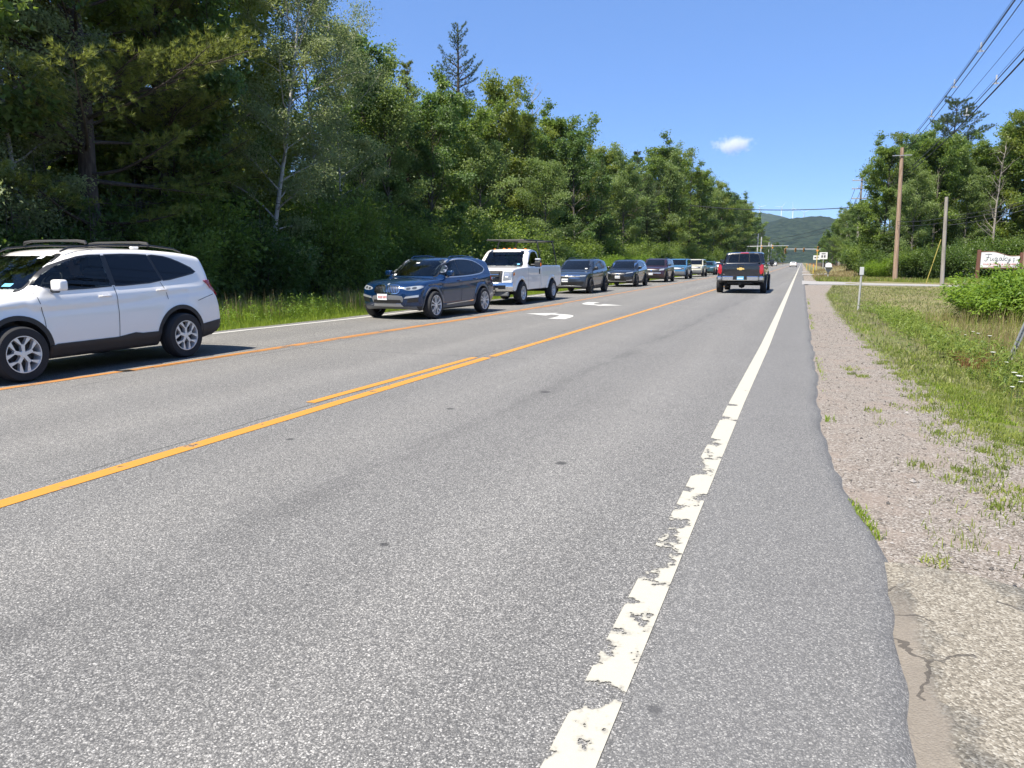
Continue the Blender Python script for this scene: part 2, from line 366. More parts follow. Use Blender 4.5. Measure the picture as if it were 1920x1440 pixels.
def strip(name, pts, w, mat, z=.004, step=1.5, wob=.0):
    pts = np.array(pts, float); L = np.concatenate([[0], np.cumsum(np.hypot(*np.diff(pts, axis=0).T))])
    n = max(2, int(L[-1] / step)); s = np.linspace(0, L[-1], n) if L[-1] < 200 else np.concatenate([np.linspace(0, 60, 60), np.linspace(61, L[-1], 60)])
    x = np.interp(s, L, pts[:, 0]); y = np.interp(s, L, pts[:, 1])
    tx = np.gradient(x); ty = np.gradient(y); l = np.hypot(tx, ty); nx, ny = ty / l, -tx / l
    ww = w / 2 + wob * np.sin(s * 7.3)
    V = np.stack([np.stack([x - nx * ww, y - ny * ww, 0 * x + z], -1), np.stack([x + nx * ww, y + ny * ww, 0 * x + z], -1)], 1).reshape(-1, 3)
    return obj(name, mesh_np(name, V, [grid_faces(2, len(s))], [MAT[mat]]), road)
strip('edge_line', [(-.565, -3), (-.565, 8), (-.53, 14), (-.52, 700)], .155, 'white_paint')
strip('centre_line', [(-4.60, -3), (-4.60, 3), (-4.56, 10.75)], .15, 'yellow_paint')
strip('centre_line', [(-4.55, 10.9), (-4.45, 22), (-4.34, 45), (-4.3, 600)], .13, 'yellow_paint')
strip('centre_line', [(-4.86, 6.55), (-4.80, 8), (-4.76, 10.7)], .12, 'yellow_paint')
strip('lane_line', [(-8.92, 3), (-8.83, 5.93), (-8.64, 8.55), (-8.53, 12.6), (-8.3, 18), (-8.10, 25.7), (-8.15, 45), (-8.15, 600)], .14, 'worn_yellow_paint')
strip('lane_line', [(-8.62, 7.6), (-8.40, 12.6), (-8.18, 18), (-7.95, 25.7)], .08, 'worn_yellow_paint')
strip('edge_line', [(-11.75, -3), (-11.62, 10), (-11.5, 12.9), (-11.12, 17.1), (-11.05, 30), (-11.05, 600)], .14, 'far_white_paint')
def flat_poly(name, pts, mat, z=.004, parent=None):
    bm = bmesh.new(); bm.faces.new([bm.verts.new((p[0], p[1], z)) for p in pts]); bmesh.ops.triangulate(bm, faces=bm.faces[:])
    bmesh.ops.recalc_face_normals(bm, faces=bm.faces[:])
    if bm.faces[:][0].normal.z < 0: bmesh.ops.reverse_faces(bm, faces=bm.faces[:])
    me = bpy.data.meshes.new(name); bm.to_mesh(me); bm.free(); me.materials.append(MAT[mat]); return obj(name, me, parent)
# two opposed turn arrows in the centre turn lane, outlines read off the photograph onto the road plane
def px(*pts): return [tuple(gnd(u, v)[:2]) for u, v in pts]
def turn_arrow(cx, cy, rot):
    P = chaikin_open([(.55, -1.25), (.55, -.45), (.42, .15), (.05, .42), (-.10, .42)]); T = np.gradient(P, axis=0); T /= np.hypot(T[:, 0], T[:, 1])[:, None]; N_ = np.stack([-T[:, 1], T[:, 0]], -1)
    w = np.linspace(.24, .15, len(P))[:, None]; V = np.stack([P + N_ * w, P - N_ * w], 1).reshape(-1, 2); n = len(V); V = np.concatenate([V, [(-.10, 1.02), (-.92, .42), (-.10, -.18)]])
    c, s_ = math.cos(rot), math.sin(rot); V = V @ np.array([[c, s_], [-s_, c]]); V3 = np.stack([V[:, 0] + cx, V[:, 1] + cy, np.full(len(V), .004)], -1)
    return obj('turn_arrow', mesh_np('turn_arrow', V3, [grid_faces(2, n // 2)[:, ::-1], np.array([[n, n + 1, n + 2]])], [MAT['far_white_paint']]), road)
def chaikin_open(P, n=3):
    P = np.array(P, float)
    for _ in range(n): P = np.concatenate([[P[0]], np.stack([P[:-1] * .75 + P[1:] * .25, P[:-1] * .25 + P[1:] * .75], 1).reshape(-1, 2), [P[-1]]])
    return P
turn_arrow(-6.55, 20.1, 0.0); turn_arrow(-6.65, 26.0, math.pi)

# old pavement apron beside the road, lower right
apy = np.arange(-4, 4.4, .12); rows = []
top = lambda x: 4.24 - .20 * max(0, x - .5) / .6 + .03 * math.sin(x * 9)
ax_ = np.concatenate([np.arange(.2, 2.2, .12), np.arange(2.2, 12, .8)])
V = np.array([[x, -4 + (top(x) + 4) * k / 60.0, (-.012 if x > .52 else -.040) - .06 * (k / 60.0 > .995)] for k in range(61) for x in ax_])
tag(obj('driveway_apron', mesh_np('driveway_apron', V, [grid_faces(len(ax_), 61)], [MAT['old_pavement']])), kind='structure')
# far driveways: pale concrete-like strips leaving the road
t = NT('pale_driveway'); P = t.pos(); t.base(t.mix(t.noise(P, 3, 5), C(.22, .21, .195), C(.34, .325, .31)), .9)
t = NT('kerb_stone'); P = t.pos(); t.base(t.mix(t.noise(P, 3, 5), C(.10, .10, .10), C(.2, .2, .2)), .9)
def drive(name, L, R, mat='pale_driveway'):
    n = len(L); V = np.array([(x, y, gz(x, y) + .03 if x > .6 else .004) for x, y in L] + [(x, y, gz(x, y) + .03 if x > .6 else .004) for x, y in R])
    F = np.array([[i, i + 1, n + i + 1, n + i] for i in range(n - 1)])
    return tag(obj(name, mesh_np(name, V, [F], [MAT[mat]])), kind='structure')
NL = [(.12, 53.9), (.5, 54.6), (1.2, 55.0), (2.5, 55.3), (4, 55.3), (5.5, 54.9), (7.5, 53.8), (10.5, 52.0), (14, 49.5), (22, 46)]
FL = [(.12, 65.0), (.5, 64.2), (1.2, 63.6), (2.5, 63.4), (4, 62.6), (5.5, 60.4), (7.5, 57.6), (10.5, 55.6), (14, 54.5), (22, 53)]
drive('driveway', NL, FL)
drive('driveway', [(.12, 92), (1, 93), (3, 93.5)], [(.12, 98), (1, 97), (3, 96.5)])
drive('driveway', [(.12, 118), (1, 119), (3, 119.5)], [(.12, 126), (1, 125), (3, 124.5)])
V = []; 
mb = MB()
for i in range(len(NL) - 2):
    a, b = NL[i + 1], NL[i + 2]; mb.tube([(a[0], a[1] - .08, gz(*a)), (b[0], b[1] - .08, gz(*b))], .055, 6)
o = mb.build('driveway_edging', MAT['kerb_stone']); tag(o, kind='structure')

# ------------------------------------------------------------------ distant hills, each with tree-rough surface
def mat_hill(name, a, b, scale):
    t = NT(name); P = t.pos(); n = t.noise(P, scale, 5, .65); v = t.vor(P, scale * 2.2, 0)
    t.base(t.mix(t.smooth(t.math('SUBTRACT', t.math('MULTIPLY', n, 1.3), t.math('MULTIPLY', v, .35)), .25, .7), C(*a), C(*b)), .95, Specular_IOR_Level=.1)
    t.bump(t.math('SUBTRACT', n, t.math('MULTIPLY', v, .5)), 1.0, 8); return t.m
mat_hill('hill_forest', (.009, .019, .014), (.030, .046, .028), .035); mat_hill('far_hill_forest', (.012, .024, .015), (.034, .054, .028), .02)
def hill(name, prof, Y0, depth, mat, label, nx=150, ny=40, rough=1.0):
    """prof: list of (pixel u, pixel v) of the ridge line as seen from the road; ridge stands at Y0"""
    u = np.array([p[0] for p in prof]); v = np.array([p[1] for p in prof])
    R = [atY(a, b, Y0) for a, b in zip(u, v)]; rx = np.array([r[0] for r in R]); rz = np.array([r[2] for r in R])
    xs = np.linspace(rx[0], rx[-1], nx); h = np.interp(xs, rx, rz)
    k = np.ones(7) / 7; h = np.convolve(np.pad(h, 3, 'edge'), k, 'valid')
    V = []; g = np.random.default_rng(len(name) + int(Y0))
    for j in range(ny):
        s = j / (ny - 1); prof_z = np.sin(min(1, s * 1.25) * math.pi / 2) ** 1.25 if s <= .8 else math.cos((s - .8) / .2 * math.pi / 2)
        yy = Y0 - depth * (1 - s * 1.25)
        z = h * prof_z + (np.sin(xs / 90 + s * 7) * 8 + np.sin(xs / 37 + s * 17) * 4) * math.sin(s * math.pi) * rough * (h / h.max()) + g.normal(0, 1.6, nx) * rough * (prof_z > .02)
        V.append(np.stack([xs, yy + 0 * xs, np.maximum(z, -.6) - .4], -1))
    return tag(obj(name, mesh_np(name, np.array(V).reshape(-1, 3), [grid_faces(nx, ny)], [MAT[mat]], smooth=True)), kind='structure')
hill('hill', [(300, 478), (900, 470), (1250, 450), (1380, 440), (1430, 428), (1465, 416), (1488, 410), (1505, 407), (1520, 405.5), (1537, 407), (1556, 410), (1570, 416), (1590, 424), (1640, 436), (1750, 450), (2000, 460), (2600, 480)], 2600, 1300, 'hill_forest', 'x', 320, 60)
hill('far_hill', [(300, 470), (900, 440), (1250, 415), (1360, 402), (1420, 400.5), (1432, 402), (1450, 404.5), (1468, 407), (1485, 409.5), (1520, 418), (1640, 440), (2400, 470)], 4300, 1500, 'far_hill_forest', 'x', 240, 40)
# ------------------------------------------------------------------ trees and plants
def unit(a): return a / np.maximum(np.linalg.norm(a, axis=-1, keepdims=True), 1e-9)
class Fol:
    """foliage made of many small leaf faces, plus tubes for wood"""
    def __init__(s, seed): s.g = np.random.default_rng(seed); s.V = []; s.Q = []; s.T = []; s.A = []; s.n = 0; s.W = MB()
    def leaves(s, P, D, N, L, Wd, fold=.12, rnd=None):
        P = np.asarray(P); n = len(P); D = unit(D); S = unit(np.cross(D, N)); N2 = np.cross(S, D); L = np.broadcast_to(L, n)[:, None]; Wd = np.broadcast_to(Wd, n)[:, None]
        a = P; b = P + D * L * .45 + S * Wd * .5 + N2 * L * fold; c = P + D * L - N2 * L * fold; d = P + D * L * .45 - S * Wd * .5 + N2 * L * fold
        s.V.append(np.stack([a, b, c, d], 1).reshape(-1, 3)); s.Q.append(np.arange(n * 4).reshape(n, 4) + s.n); s.n += n * 4
        r = s.g.random(n) if rnd is None else np.clip(rnd + s.g.normal(0, .16, n), 0, 1); s.A.append(np.repeat(r, 4))
    def needles(s, P, D, L, Wd, rnd=None):
        n = len(P); D = unit(D); S = unit(np.cross(D, s.g.normal(0, 1, (n, 3)))); L = np.broadcast_to(L, n)[:, None]
        s.V.append(np.stack([P - S * Wd * .5, P + S * Wd * .5, P + D * L], 1).reshape(-1, 3)); s.T.append(np.arange(n * 3).reshape(n, 3) + s.n); s.n += n * 3
        r = s.g.random(n) if rnd is None else np.clip(rnd + s.g.normal(0, .12, n), 0, 1); s.A.append(np.repeat(r, 3))
    def crown(s, name, mat):
        return mesh_np(name, np.concatenate(s.V), ([np.concatenate(s.Q)] if s.Q else []) + ([np.concatenate(s.T)] if s.T else []), [MAT[mat]], {'rnd': np.concatenate(s.A)})
    def wood(s, name, mat): return s.W.mesh(name, MAT[mat], True)
def walk(g, p, d, L, n, up=0.0, jit=.12):
    P = [np.array(p, float)]; d = np.array(d, float)
    for i in range(n):
        d = unit(d + g.normal(0, jit, 3) + np.array([0, 0, up])); P.append(P[-1] + d * L / n)
    return np.array(P)
def broadleaf(seed, H, cr, h0, nl, nleaf, leaf, mat, bark, lean=(0, 0), sig=.24, droop=.25, pw=.7, peak=.42, subs=6, r0=None):
    F = Fol(seed); g = F.g; r0 = r0 or H * .010 + .03
    tz = np.linspace(0, H * .97, 10); tx = np.cumsum(g.normal(0, .05, 10)) + lean[0] * (tz / H) ** 1.3; ty = np.cumsum(g.normal(0, .05, 10)) + lean[1] * (tz / H) ** 1.3
    T = np.stack([tx, ty, tz], -1); F.W.tube(T, list(r0 * (1 - .93 * tz / H) + .008), 7)
    cen = []; out = []
    for i in range(nl):
        u = (i + .5 * g.random()) / nl; z = h0 + (H - h0) * u ** .9 * .96; t = (z - h0) / (H - h0)
        prof = math.sin(math.pi * min(.98, .14 + .86 * t ** (math.log(.42) / math.log(peak)))) ** pw
        R = cr * max(.12, prof) * g.uniform(.68, 1.18); az = i * 2.399 + g.normal(0, .35); el = math.radians(18 + 42 * t + g.normal(0, 9))
        b = np.array([np.interp(z, tz, tx), np.interp(z, tz, ty), z]); d = np.array([math.cos(az) * math.cos(el), math.sin(az) * math.cos(el), math.sin(el)])
        P = walk(g, b, d, R / math.cos(el) * .95, 5, up=.05 - .06 * droop)
        F.W.tube(P, list(np.linspace(r0 * .38 * (1 - .7 * t) + .008, .006, 6)), 5, False)
        for k in range(subs):
            q = .28 + .72 * (k + g.random() * .6) / subs; j = min(4, int(q * 5)); p = P[j] + (P[j + 1] - P[j]) * (q * 5 - j); dd = unit(P[j + 1] - P[j])
            sd = unit(dd + unit(np.cross(dd, [0, 0, 1])) * (1 if k % 2 else -1) * g.uniform(.5, 1.2) + g.normal(0, .25, 3))
            l = R * g.uniform(.22, .42) * (1.15 - .5 * q)
            S = walk(g, p, sd, l, 3, up=-.08 * droop); F.W.tube(S, [.012, .009, .006, .004], 4, False)
            for m in (1, 2, 3): cen.append(S[m]); out.append(S[m] - np.array([b[0], b[1], S[m][2] - .6]))
        cen.append(P[-1]); out.append(d)
    for k in range(7): cen.append(T[-1] + g.normal(0, .25, 3) * [1, 1, .8]); out.append(np.array([0, 0, 1.0]))
    cen = np.array(cen); out = unit(np.array(out)); w = g.uniform(.15, 1.9, len(cen)); idx = g.choice(len(cen), nleaf, p=w / w.sum())
    sg = sig * g.uniform(.6, 1.4, len(cen))[idx][:, None]
    P = cen[idx] + g.normal(0, 1, (nleaf, 3)) * sg * [1, 1, .62]
    N = unit(out[idx] * .75 + [0, 0, .55] + g.normal(0, .6, (nleaf, 3))); D = unit(out[idx] * .7 + g.normal(0, .7, (nleaf, 3)) - [0, 0, droop])
    L = leaf * g.uniform(.65, 1.25, nleaf); cl = g.random(len(cen))[idx]
    F.leaves(P, D, N, L, L * g.uniform(.55, .8, nleaf), rnd=cl)
    return F.wood('trunk', bark), F.crown('crown', mat)
def pine(seed, H, Rm, z0, mat='pine_needle', whorl=.55, nlimb=5, ntuft=9, needle=.15, sparse=1.0, dead=18, wd=.017, tri=13, up=.10, te=2.2, tf=.86):
    F = Fol(seed); g = F.g; r0 = H * .013 + .05
    tz = np.linspace(0, H, 10); T = np.stack([np.cumsum(g.normal(0, .03, 10)), np.cumsum(g.normal(0, .03, 10)), tz], -1); F.W.tube(T, list(r0 * (1 - .95 * tz / H) + .01), 8)
    TP = []; TD = []; z = z0
    while z < H - .25:
        t = (z - z0) / (H - z0)
        for k in range(nlimb):
            if g.random() > sparse: continue
            az = g.uniform(0, 2 * math.pi); R = Rm * (.55 + .45 * math.sin(math.pi * min(1, .25 + t * .9))) * (1 - t ** te * tf) * g.uniform(.55, 1.15)
            el = math.radians(-6 + 34 * t + g.normal(0, 6)); d = np.array([math.cos(az) * math.cos(el), math.sin(az) * math.cos(el), math.sin(el)])
            b = np.array([np.interp(z, tz, T[:, 0]), np.interp(z, tz, T[:, 1]), z + g.normal(0, .08)])
            P = walk(g, b, d, R, 6, up=up * .55, jit=.06); F.W.tube(P, list(np.linspace(.022 + r0 * .16 * (1 - t), .007, 7)), 5, False)
            nt = max(3, int(ntuft * R / Rm * 1.5))
            for q in np.linspace(.34, 1, nt):
                j = min(5, int(q * 6)); p = P[j] + (P[j + 1] - P[j]) * (q * 6 - j); dd = unit(P[j + 1] - P[j]); sdv = unit(np.cross(dd, [0, 0, 1]))
                for sgn in (-1, 1):
                    l = R * .30 * (1.25 - q) * g.uniform(.6, 1.3) + .12; sd = unit(dd * .75 + sdv * sgn * g.uniform(.5, 1.1) + [0, 0, g.uniform(.0, .3)])
                    e = p + sd * l; F.W.tube([p, e], [.006, .003], 3, False)
                    for m in np.linspace(.45, 1, 3): TP.append(p + sd * l * m + g.normal(0, .03, 3)); TD.append(sd + [0, 0, .35])
            TP.append(P[-1]); TD.append(d + [0, 0, .4])
        z += whorl * g.uniform(.75, 1.25) * (1 - .35 * t)
    for k in range(4): TP.append(T[-1] - [0, 0, .12 * k]); TD.append([0, 0, 1.0])
    for k in range(dead):
        zz = g.uniform(.6, max(1.2, z0 + 1)); az = g.uniform(0, 6.28); P = walk(g, [0, 0, zz], [math.cos(az), math.sin(az), -.05], g.uniform(.8, 2.4), 5, up=-.03, jit=.16); F.W.tube(P, list(np.linspace(.016, .004, 6)), 4, False)
        for q in range(3):
            p = P[2 + q]; S = walk(g, p, g.normal(0, 1, 3) * [1, 1, .4], .5, 2); F.W.tube(S, [.006, .004, .003], 3, False)
    TP = np.array(TP); TD = unit(np.array(TD, float)); n = len(TP)
    cl = np.repeat(g.random(n), tri); P = np.repeat(TP, tri, 0); D = unit(np.repeat(TD, tri, 0) + g.normal(0, .55, (n * tri, 3)))
    F.needles(P, D, needle * g.uniform(.7, 1.2, n * tri), wd, rnd=cl)
    return F.wood('trunk', 'pine_bark'), F.crown('crown', mat)
def spruce(seed, H, Rm, mat='spruce_needle', z0=.6, nbr=150, per=190, droop=.25, leaf=.10):
    F = Fol(seed); g = F.g; r0 = H * .011 + .03
    F.W.tube([(0, 0, 0), (g.normal(0, .05), g.normal(0, .05), H * .5), (0, 0, H)], [r0, r0 * .5, .012], 7)
    LP = []; LD = []; LN = []; LC = []
    for i in range(nbr):
        t = ((i + g.random()) / nbr) ** .8; z = z0 + (H - z0 - .15) * t; R = Rm * (1 - t) ** .85 * g.uniform(.65, 1.15) + .15
        az = i * 2.399 + g.normal(0, .3); d = np.array([math.cos(az), math.sin(az), -.05 + .45 * t]); P = walk(g, [0, 0, z], d, R, 5, up=-droop * .22 * (1 - t), jit=.06)
        F.W.tube(P, list(np.linspace(.02 * (1 - t) + .006, .004, 6)), 4, False)
        n = max(18, int(per * R / Rm)); q = g.random(n) ** .75 * 4.999; j = q.astype(int); p = P[j] + (P[j + 1] - P[j]) * (q - j)[:, None]; dd = unit(P[j + 1] - P[j]); sdv = unit(np.cross(dd, [0, 0, 1]))
        w = g.normal(0, 1, n) * R * .20 * (1.35 - q / 5); p = p + sdv * w[:, None] + np.stack([0 * w, 0 * w, -np.abs(w) * .35 + g.normal(0, .05, n)], -1)
        LP.append(p); LD.append(dd * .8 + sdv * np.sign(w)[:, None] * .6 + g.normal(0, .35, (n, 3)) - [0, 0, .1]); LN.append(np.array([0, 0, 1.0]) + g.normal(0, .5, (n, 3))); LC.append(np.full(n, g.random()))
    P = np.concatenate(LP); L = leaf * 1.5 * g.uniform(.7, 1.3, len(P)); F.leaves(P, np.concatenate(LD), np.concatenate(LN), L, L * .42, fold=.05, rnd=np.concatenate(LC))
    return F.wood('trunk', 'pine_bark'), F.crown('crown', mat)
def shrub(seed, H, R, nst, nleaf, leaf, mat, sig=.16, wratio=.45, flat=.8, bark='grey_bark'):
    F = Fol(seed); g = F.g; cen = []
    for i in range(nst):
        az = g.uniform(0, 6.28); r = R * math.sqrt(g.random()) * .75; hh = H * g.uniform(.55, 1.02) * (1 - .42 * (r / R) ** 2)
        e = np.array([math.cos(az) * r * 1.25, math.sin(az) * r * 1.25, hh]); P = np.array([[e[0] * .25, e[1] * .25, 0], e * [.6, .6, .55], e]); F.W.tube(P, [.014, .009, .004], 4, False)
        for q in (.3, .5, .7, .85, 1.0): cen.append(P[0] + (e - P[0]) * q + g.normal(0, .06, 3))
    cen = np.array(cen); idx = g.integers(0, len(cen), nleaf); P = cen[idx] + g.normal(0, sig, (nleaf, 3)) * [1, 1, .7]; P[:, 2] = np.abs(P[:, 2]) + .03
    out = unit(P - [0, 0, H * .35]); L = leaf * g.uniform(.6, 1.3, nleaf)
    F.leaves(P, out + g.normal(0, .5, (nleaf, 3)) - [0, 0, .25], unit(out * .4 + [0, 0, .9] + g.normal(0, .35, (nleaf, 3))), L, L * wratio, rnd=g.random(len(cen))[idx])
    return F.wood('stem', bark), F.crown('foliage', mat)
def dead_tree(seed, H, n=16, mat='dead_wood', z0=.45):
    F = Fol(seed); g = F.g; T = walk(g, [0, 0, 0], [0, 0, 1], H, 9, up=.2, jit=.05); F.W.tube(T, list(np.linspace(.05 + H * .008, .012, 10)), 6)
    for i in range(n):
        q = z0 + (1 - z0) * (i + .5) / n; j = min(8, int(q * 9)); p = T[j] + (T[j + 1] - T[j]) * (q * 9 - j); az = g.uniform(0, 6.28)
        P = walk(g, p, [math.cos(az), math.sin(az), .9], g.uniform(1.2, 2.8) * (1.25 - q * .7) * H / 12, 5, up=.07); F.W.tube(P, list(np.linspace(.035, .008, 6)), 5, False)
        for k in range(4):
            S = walk(g, P[1 + k], unit(P[-1] - P[0]) + g.normal(0, .6, 3), g.uniform(.4, 1.1), 3); F.W.tube(S, [.012, .009, .006, .004], 3, False)
    return F.wood('trunk', mat), None
def bare_twigs(seed, H, n=26):
    F = Fol(seed); g = F.g
    for i in range(4):
        x, y = g.normal(0, .5, 2); T = walk(g, [x, y, 0], [g.normal(0, .06), g.normal(0, .06), 1], H * g.uniform(.7, 1), 6, up=.1, jit=.05); F.W.tube(T, list(np.linspace(.03, .008, 7)), 5)
        for k in range(n // 3):
            j = g.integers(1, 6); az = g.uniform(0, 6.28); P = walk(g, T[j], [math.cos(az), math.sin(az), .1], g.uniform(.4, 1.4), 4, jit=.2); F.W.tube(P, list(np.linspace(.009, .003, 5)), 3, False)
            S = walk(g, P[2], g.normal(0, 1, 3), .4, 2, jit=.2); F.W.tube(S, [.004, .003, .002], 3, False)
    g2 = F.g; m = 900; P = np.stack([g2.normal(0, .8, m), g2.normal(0, .8, m), g2.uniform(.3, H * .8, m)], -1); L = g2.uniform(.05, .10, m)
    F.leaves(P, g2.normal(0, 1, (m, 3)), [0, 0, 1] + g2.normal(0, .3, (m, 3)), L, L * .6)
    return F.wood('stem', 'grey_bark'), F.crown('foliage', 'dark_shrub_leaf')

PR = {
 'maple_a': broadleaf(11, 13, 3.4, 2.0, 30, 25000, .20, 'maple_leaf', 'grey_bark'),
 'maple_b': broadleaf(12, 12, 3.0, 1.4, 30, 24000, .185, 'ash_leaf', 'grey_bark', sig=.22, peak=.5),
 'maple_c': broadleaf(13, 14, 3.2, 2.6, 28, 24000, .195, 'oak_leaf', 'grey_bark', sig=.26, peak=.55),
 'poplar_a': broadleaf(14, 9, 2.1, 1.0, 26, 22000, .12, 'poplar_leaf', 'grey_bark', sig=.24, peak=.38),
 'poplar_b': broadleaf(15, 12, 2.6, 2.0, 28, 24000, .14, 'poplar_leaf', 'grey_bark', sig=.26, peak=.45),
 'birch_a': broadleaf(16, 13, 2.4, 1.3, 34, 42000, .085, 'birch_leaf', 'birch_bark', lean=(.3, 2.6), sig=.25, droop=.6, r0=.085, peak=.5),
 'birch_b': broadleaf(17, 13, 2.3, 1.2, 34, 36000, .085, 'birch_leaf', 'birch_bark', lean=(.2, .4), sig=.25, droop=.6, r0=.075, peak=.5),
 'pine_a': pine(21, 16, 4.6, 2.6, ntuft=13, tri=17, dead=34, needle=.17, wd=.019, whorl=.62),
 'pine_b': pine(22, 15, 3.4, 2.2, mat='pine_needle', ntuft=10, tri=14, dead=20, wd=.022, needle=.17),
 'pine_c': pine(23, 17, 2.7, 7.0, mat='far_pine_needle', whorl=.62, nlimb=4, ntuft=6, tri=11, sparse=.85, wd=.026, dead=14, up=.26, te=4.0, tf=.72),
 'pine_d': pine(24, 17, 4.0, 5.0, mat='far_pine_needle', ntuft=9, tri=12, whorl=.62, nlimb=5, dead=10, wd=.03, needle=.2, up=.03),
 'pine_e': pine(25, 17, 4.6, 8.0, mat='far_pine_needle', ntuft=10, tri=13, whorl=.7, nlimb=5, dead=6, wd=.035, needle=.22, up=.0, te=4.5, tf=.62),
 'spruce_a': spruce(31, 13, 2.4), 'spruce_b': spruce(32, 11, 2.0, droop=.35), 'larch_a': spruce(33, 15, 2.9, mat='larch_needle', nbr=170, per=150, droop=.05, leaf=.12),
 'shrub_dark': shrub(41, 2.6, 1.9, 40, 8000, .15, 'dark_shrub_leaf', sig=.24, wratio=.6), 'shrub_tall': shrub(42, 4.2, 1.6, 34, 9000, .14, 'maple_leaf', sig=.28, wratio=.65),
 'shrub_bright': shrub(43, 2.2, 2.0, 50, 11000, .17, 'shrub_leaf', sig=.22, wratio=.36), 'sumac': shrub(44, 1.3, 1.6, 60, 12000, .16, 'shrub_leaf', sig=.15, wratio=.34),
 'shrub_purple': shrub(45, 1.7, 1.0, 26, 3500, .08, 'purple_shrub_leaf', sig=.15, wratio=.5),
 'dead_a': dead_tree(51, 14), 'dead_b': dead_tree(52, 11, n=20, z0=.3), 'twigs': bare_twigs(53, 5.0),
}
INFO = {  # name, category, group, label for the trees that only their place tells apart
 'maple': ('maple_tree', 'tree', 'broadleaf trees of the wood', 'round crowned green broadleaf tree in the wood'),
 'poplar': ('poplar_tree', 'tree', 'light green young trees at the wood edge', 'slender light green tree with small fluttering leaves'),
 'birch': ('birch_tree', 'tree', 'birch trees of the wood', 'pale stemmed birch with fine grey green leaves'),
 'pine': ('pine_tree', 'tree', 'pines of the wood', 'tall pine with tiers of feathery needle branches'),
 'spruce': ('spruce_tree', 'tree', 'spruces of the wood', 'dark narrow cone shaped spruce tree'),
 'larch': ('larch_tree', 'tree', 'bright conifers of the wood', 'bright yellow green conifer with layered branches'),
 'shrub': ('shrub', 'shrub', 'undergrowth along the wood', 'leafy shrub growing under the trees'),
 'dead': ('dead_tree', 'tree', 'dead trees', 'bare grey dead tree'),
 'twigs': ('sapling', 'sapling', 'thin saplings under the pines', 'cluster of thin bare saplings in the shade'),
}
rt = random.Random(5)
def plant(proto, x, y, h=1.0, label=None, rz=None, group=None, name=None, z=None, kind=None):
    k = proto.split('_')[0]; nm, cat, grp, lab = INFO[kind or ('shrub' if k == 'sumac' else k)]; side = ' behind the waiting cars' if x < -5 else ' beyond the driveway'; grp += side; lab += side
    e = empty(name or nm, (x, y, (float(gz(x, y)) if z is None else z) - .03), rt.uniform(0, 6.28) if rz is None else rz)
    s = h; e.scale = (s * rt.uniform(.93, 1.07), s * rt.uniform(.93, 1.07), s)
    w, c = PR[proto]
    obj('stem' if k in ('shrub', 'sumac', 'twigs') else 'trunk', w, e)
    if c: obj('foliage' if k in ('shrub', 'sumac', 'twigs') else 'crown', c, e)
    tag(e, label or lab, cat, group if label and group else (None if label else grp)); return e
HT = {'maple_a': 13, 'maple_b': 12, 'maple_c': 14, 'poplar_a': 9, 'poplar_b': 12, 'birch_a': 13, 'birch_b': 13, 'pine_a': 16, 'pine_b': 15, 'pine_c': 17, 'pine_d': 17, 'pine_e': 17, 'spruce_a': 13, 'spruce_b': 11, 'larch_a': 15, 'dead_a': 14, 'dead_b': 11}
def at_u(u, X): return float(atX(u, VPY, X)[1])
def pl(u, X, proto, H, label=None, **kw):
    if u < 1000: X -= 1.3
    return plant(proto, X, at_u(u, X), H / HT[proto], label, **kw)
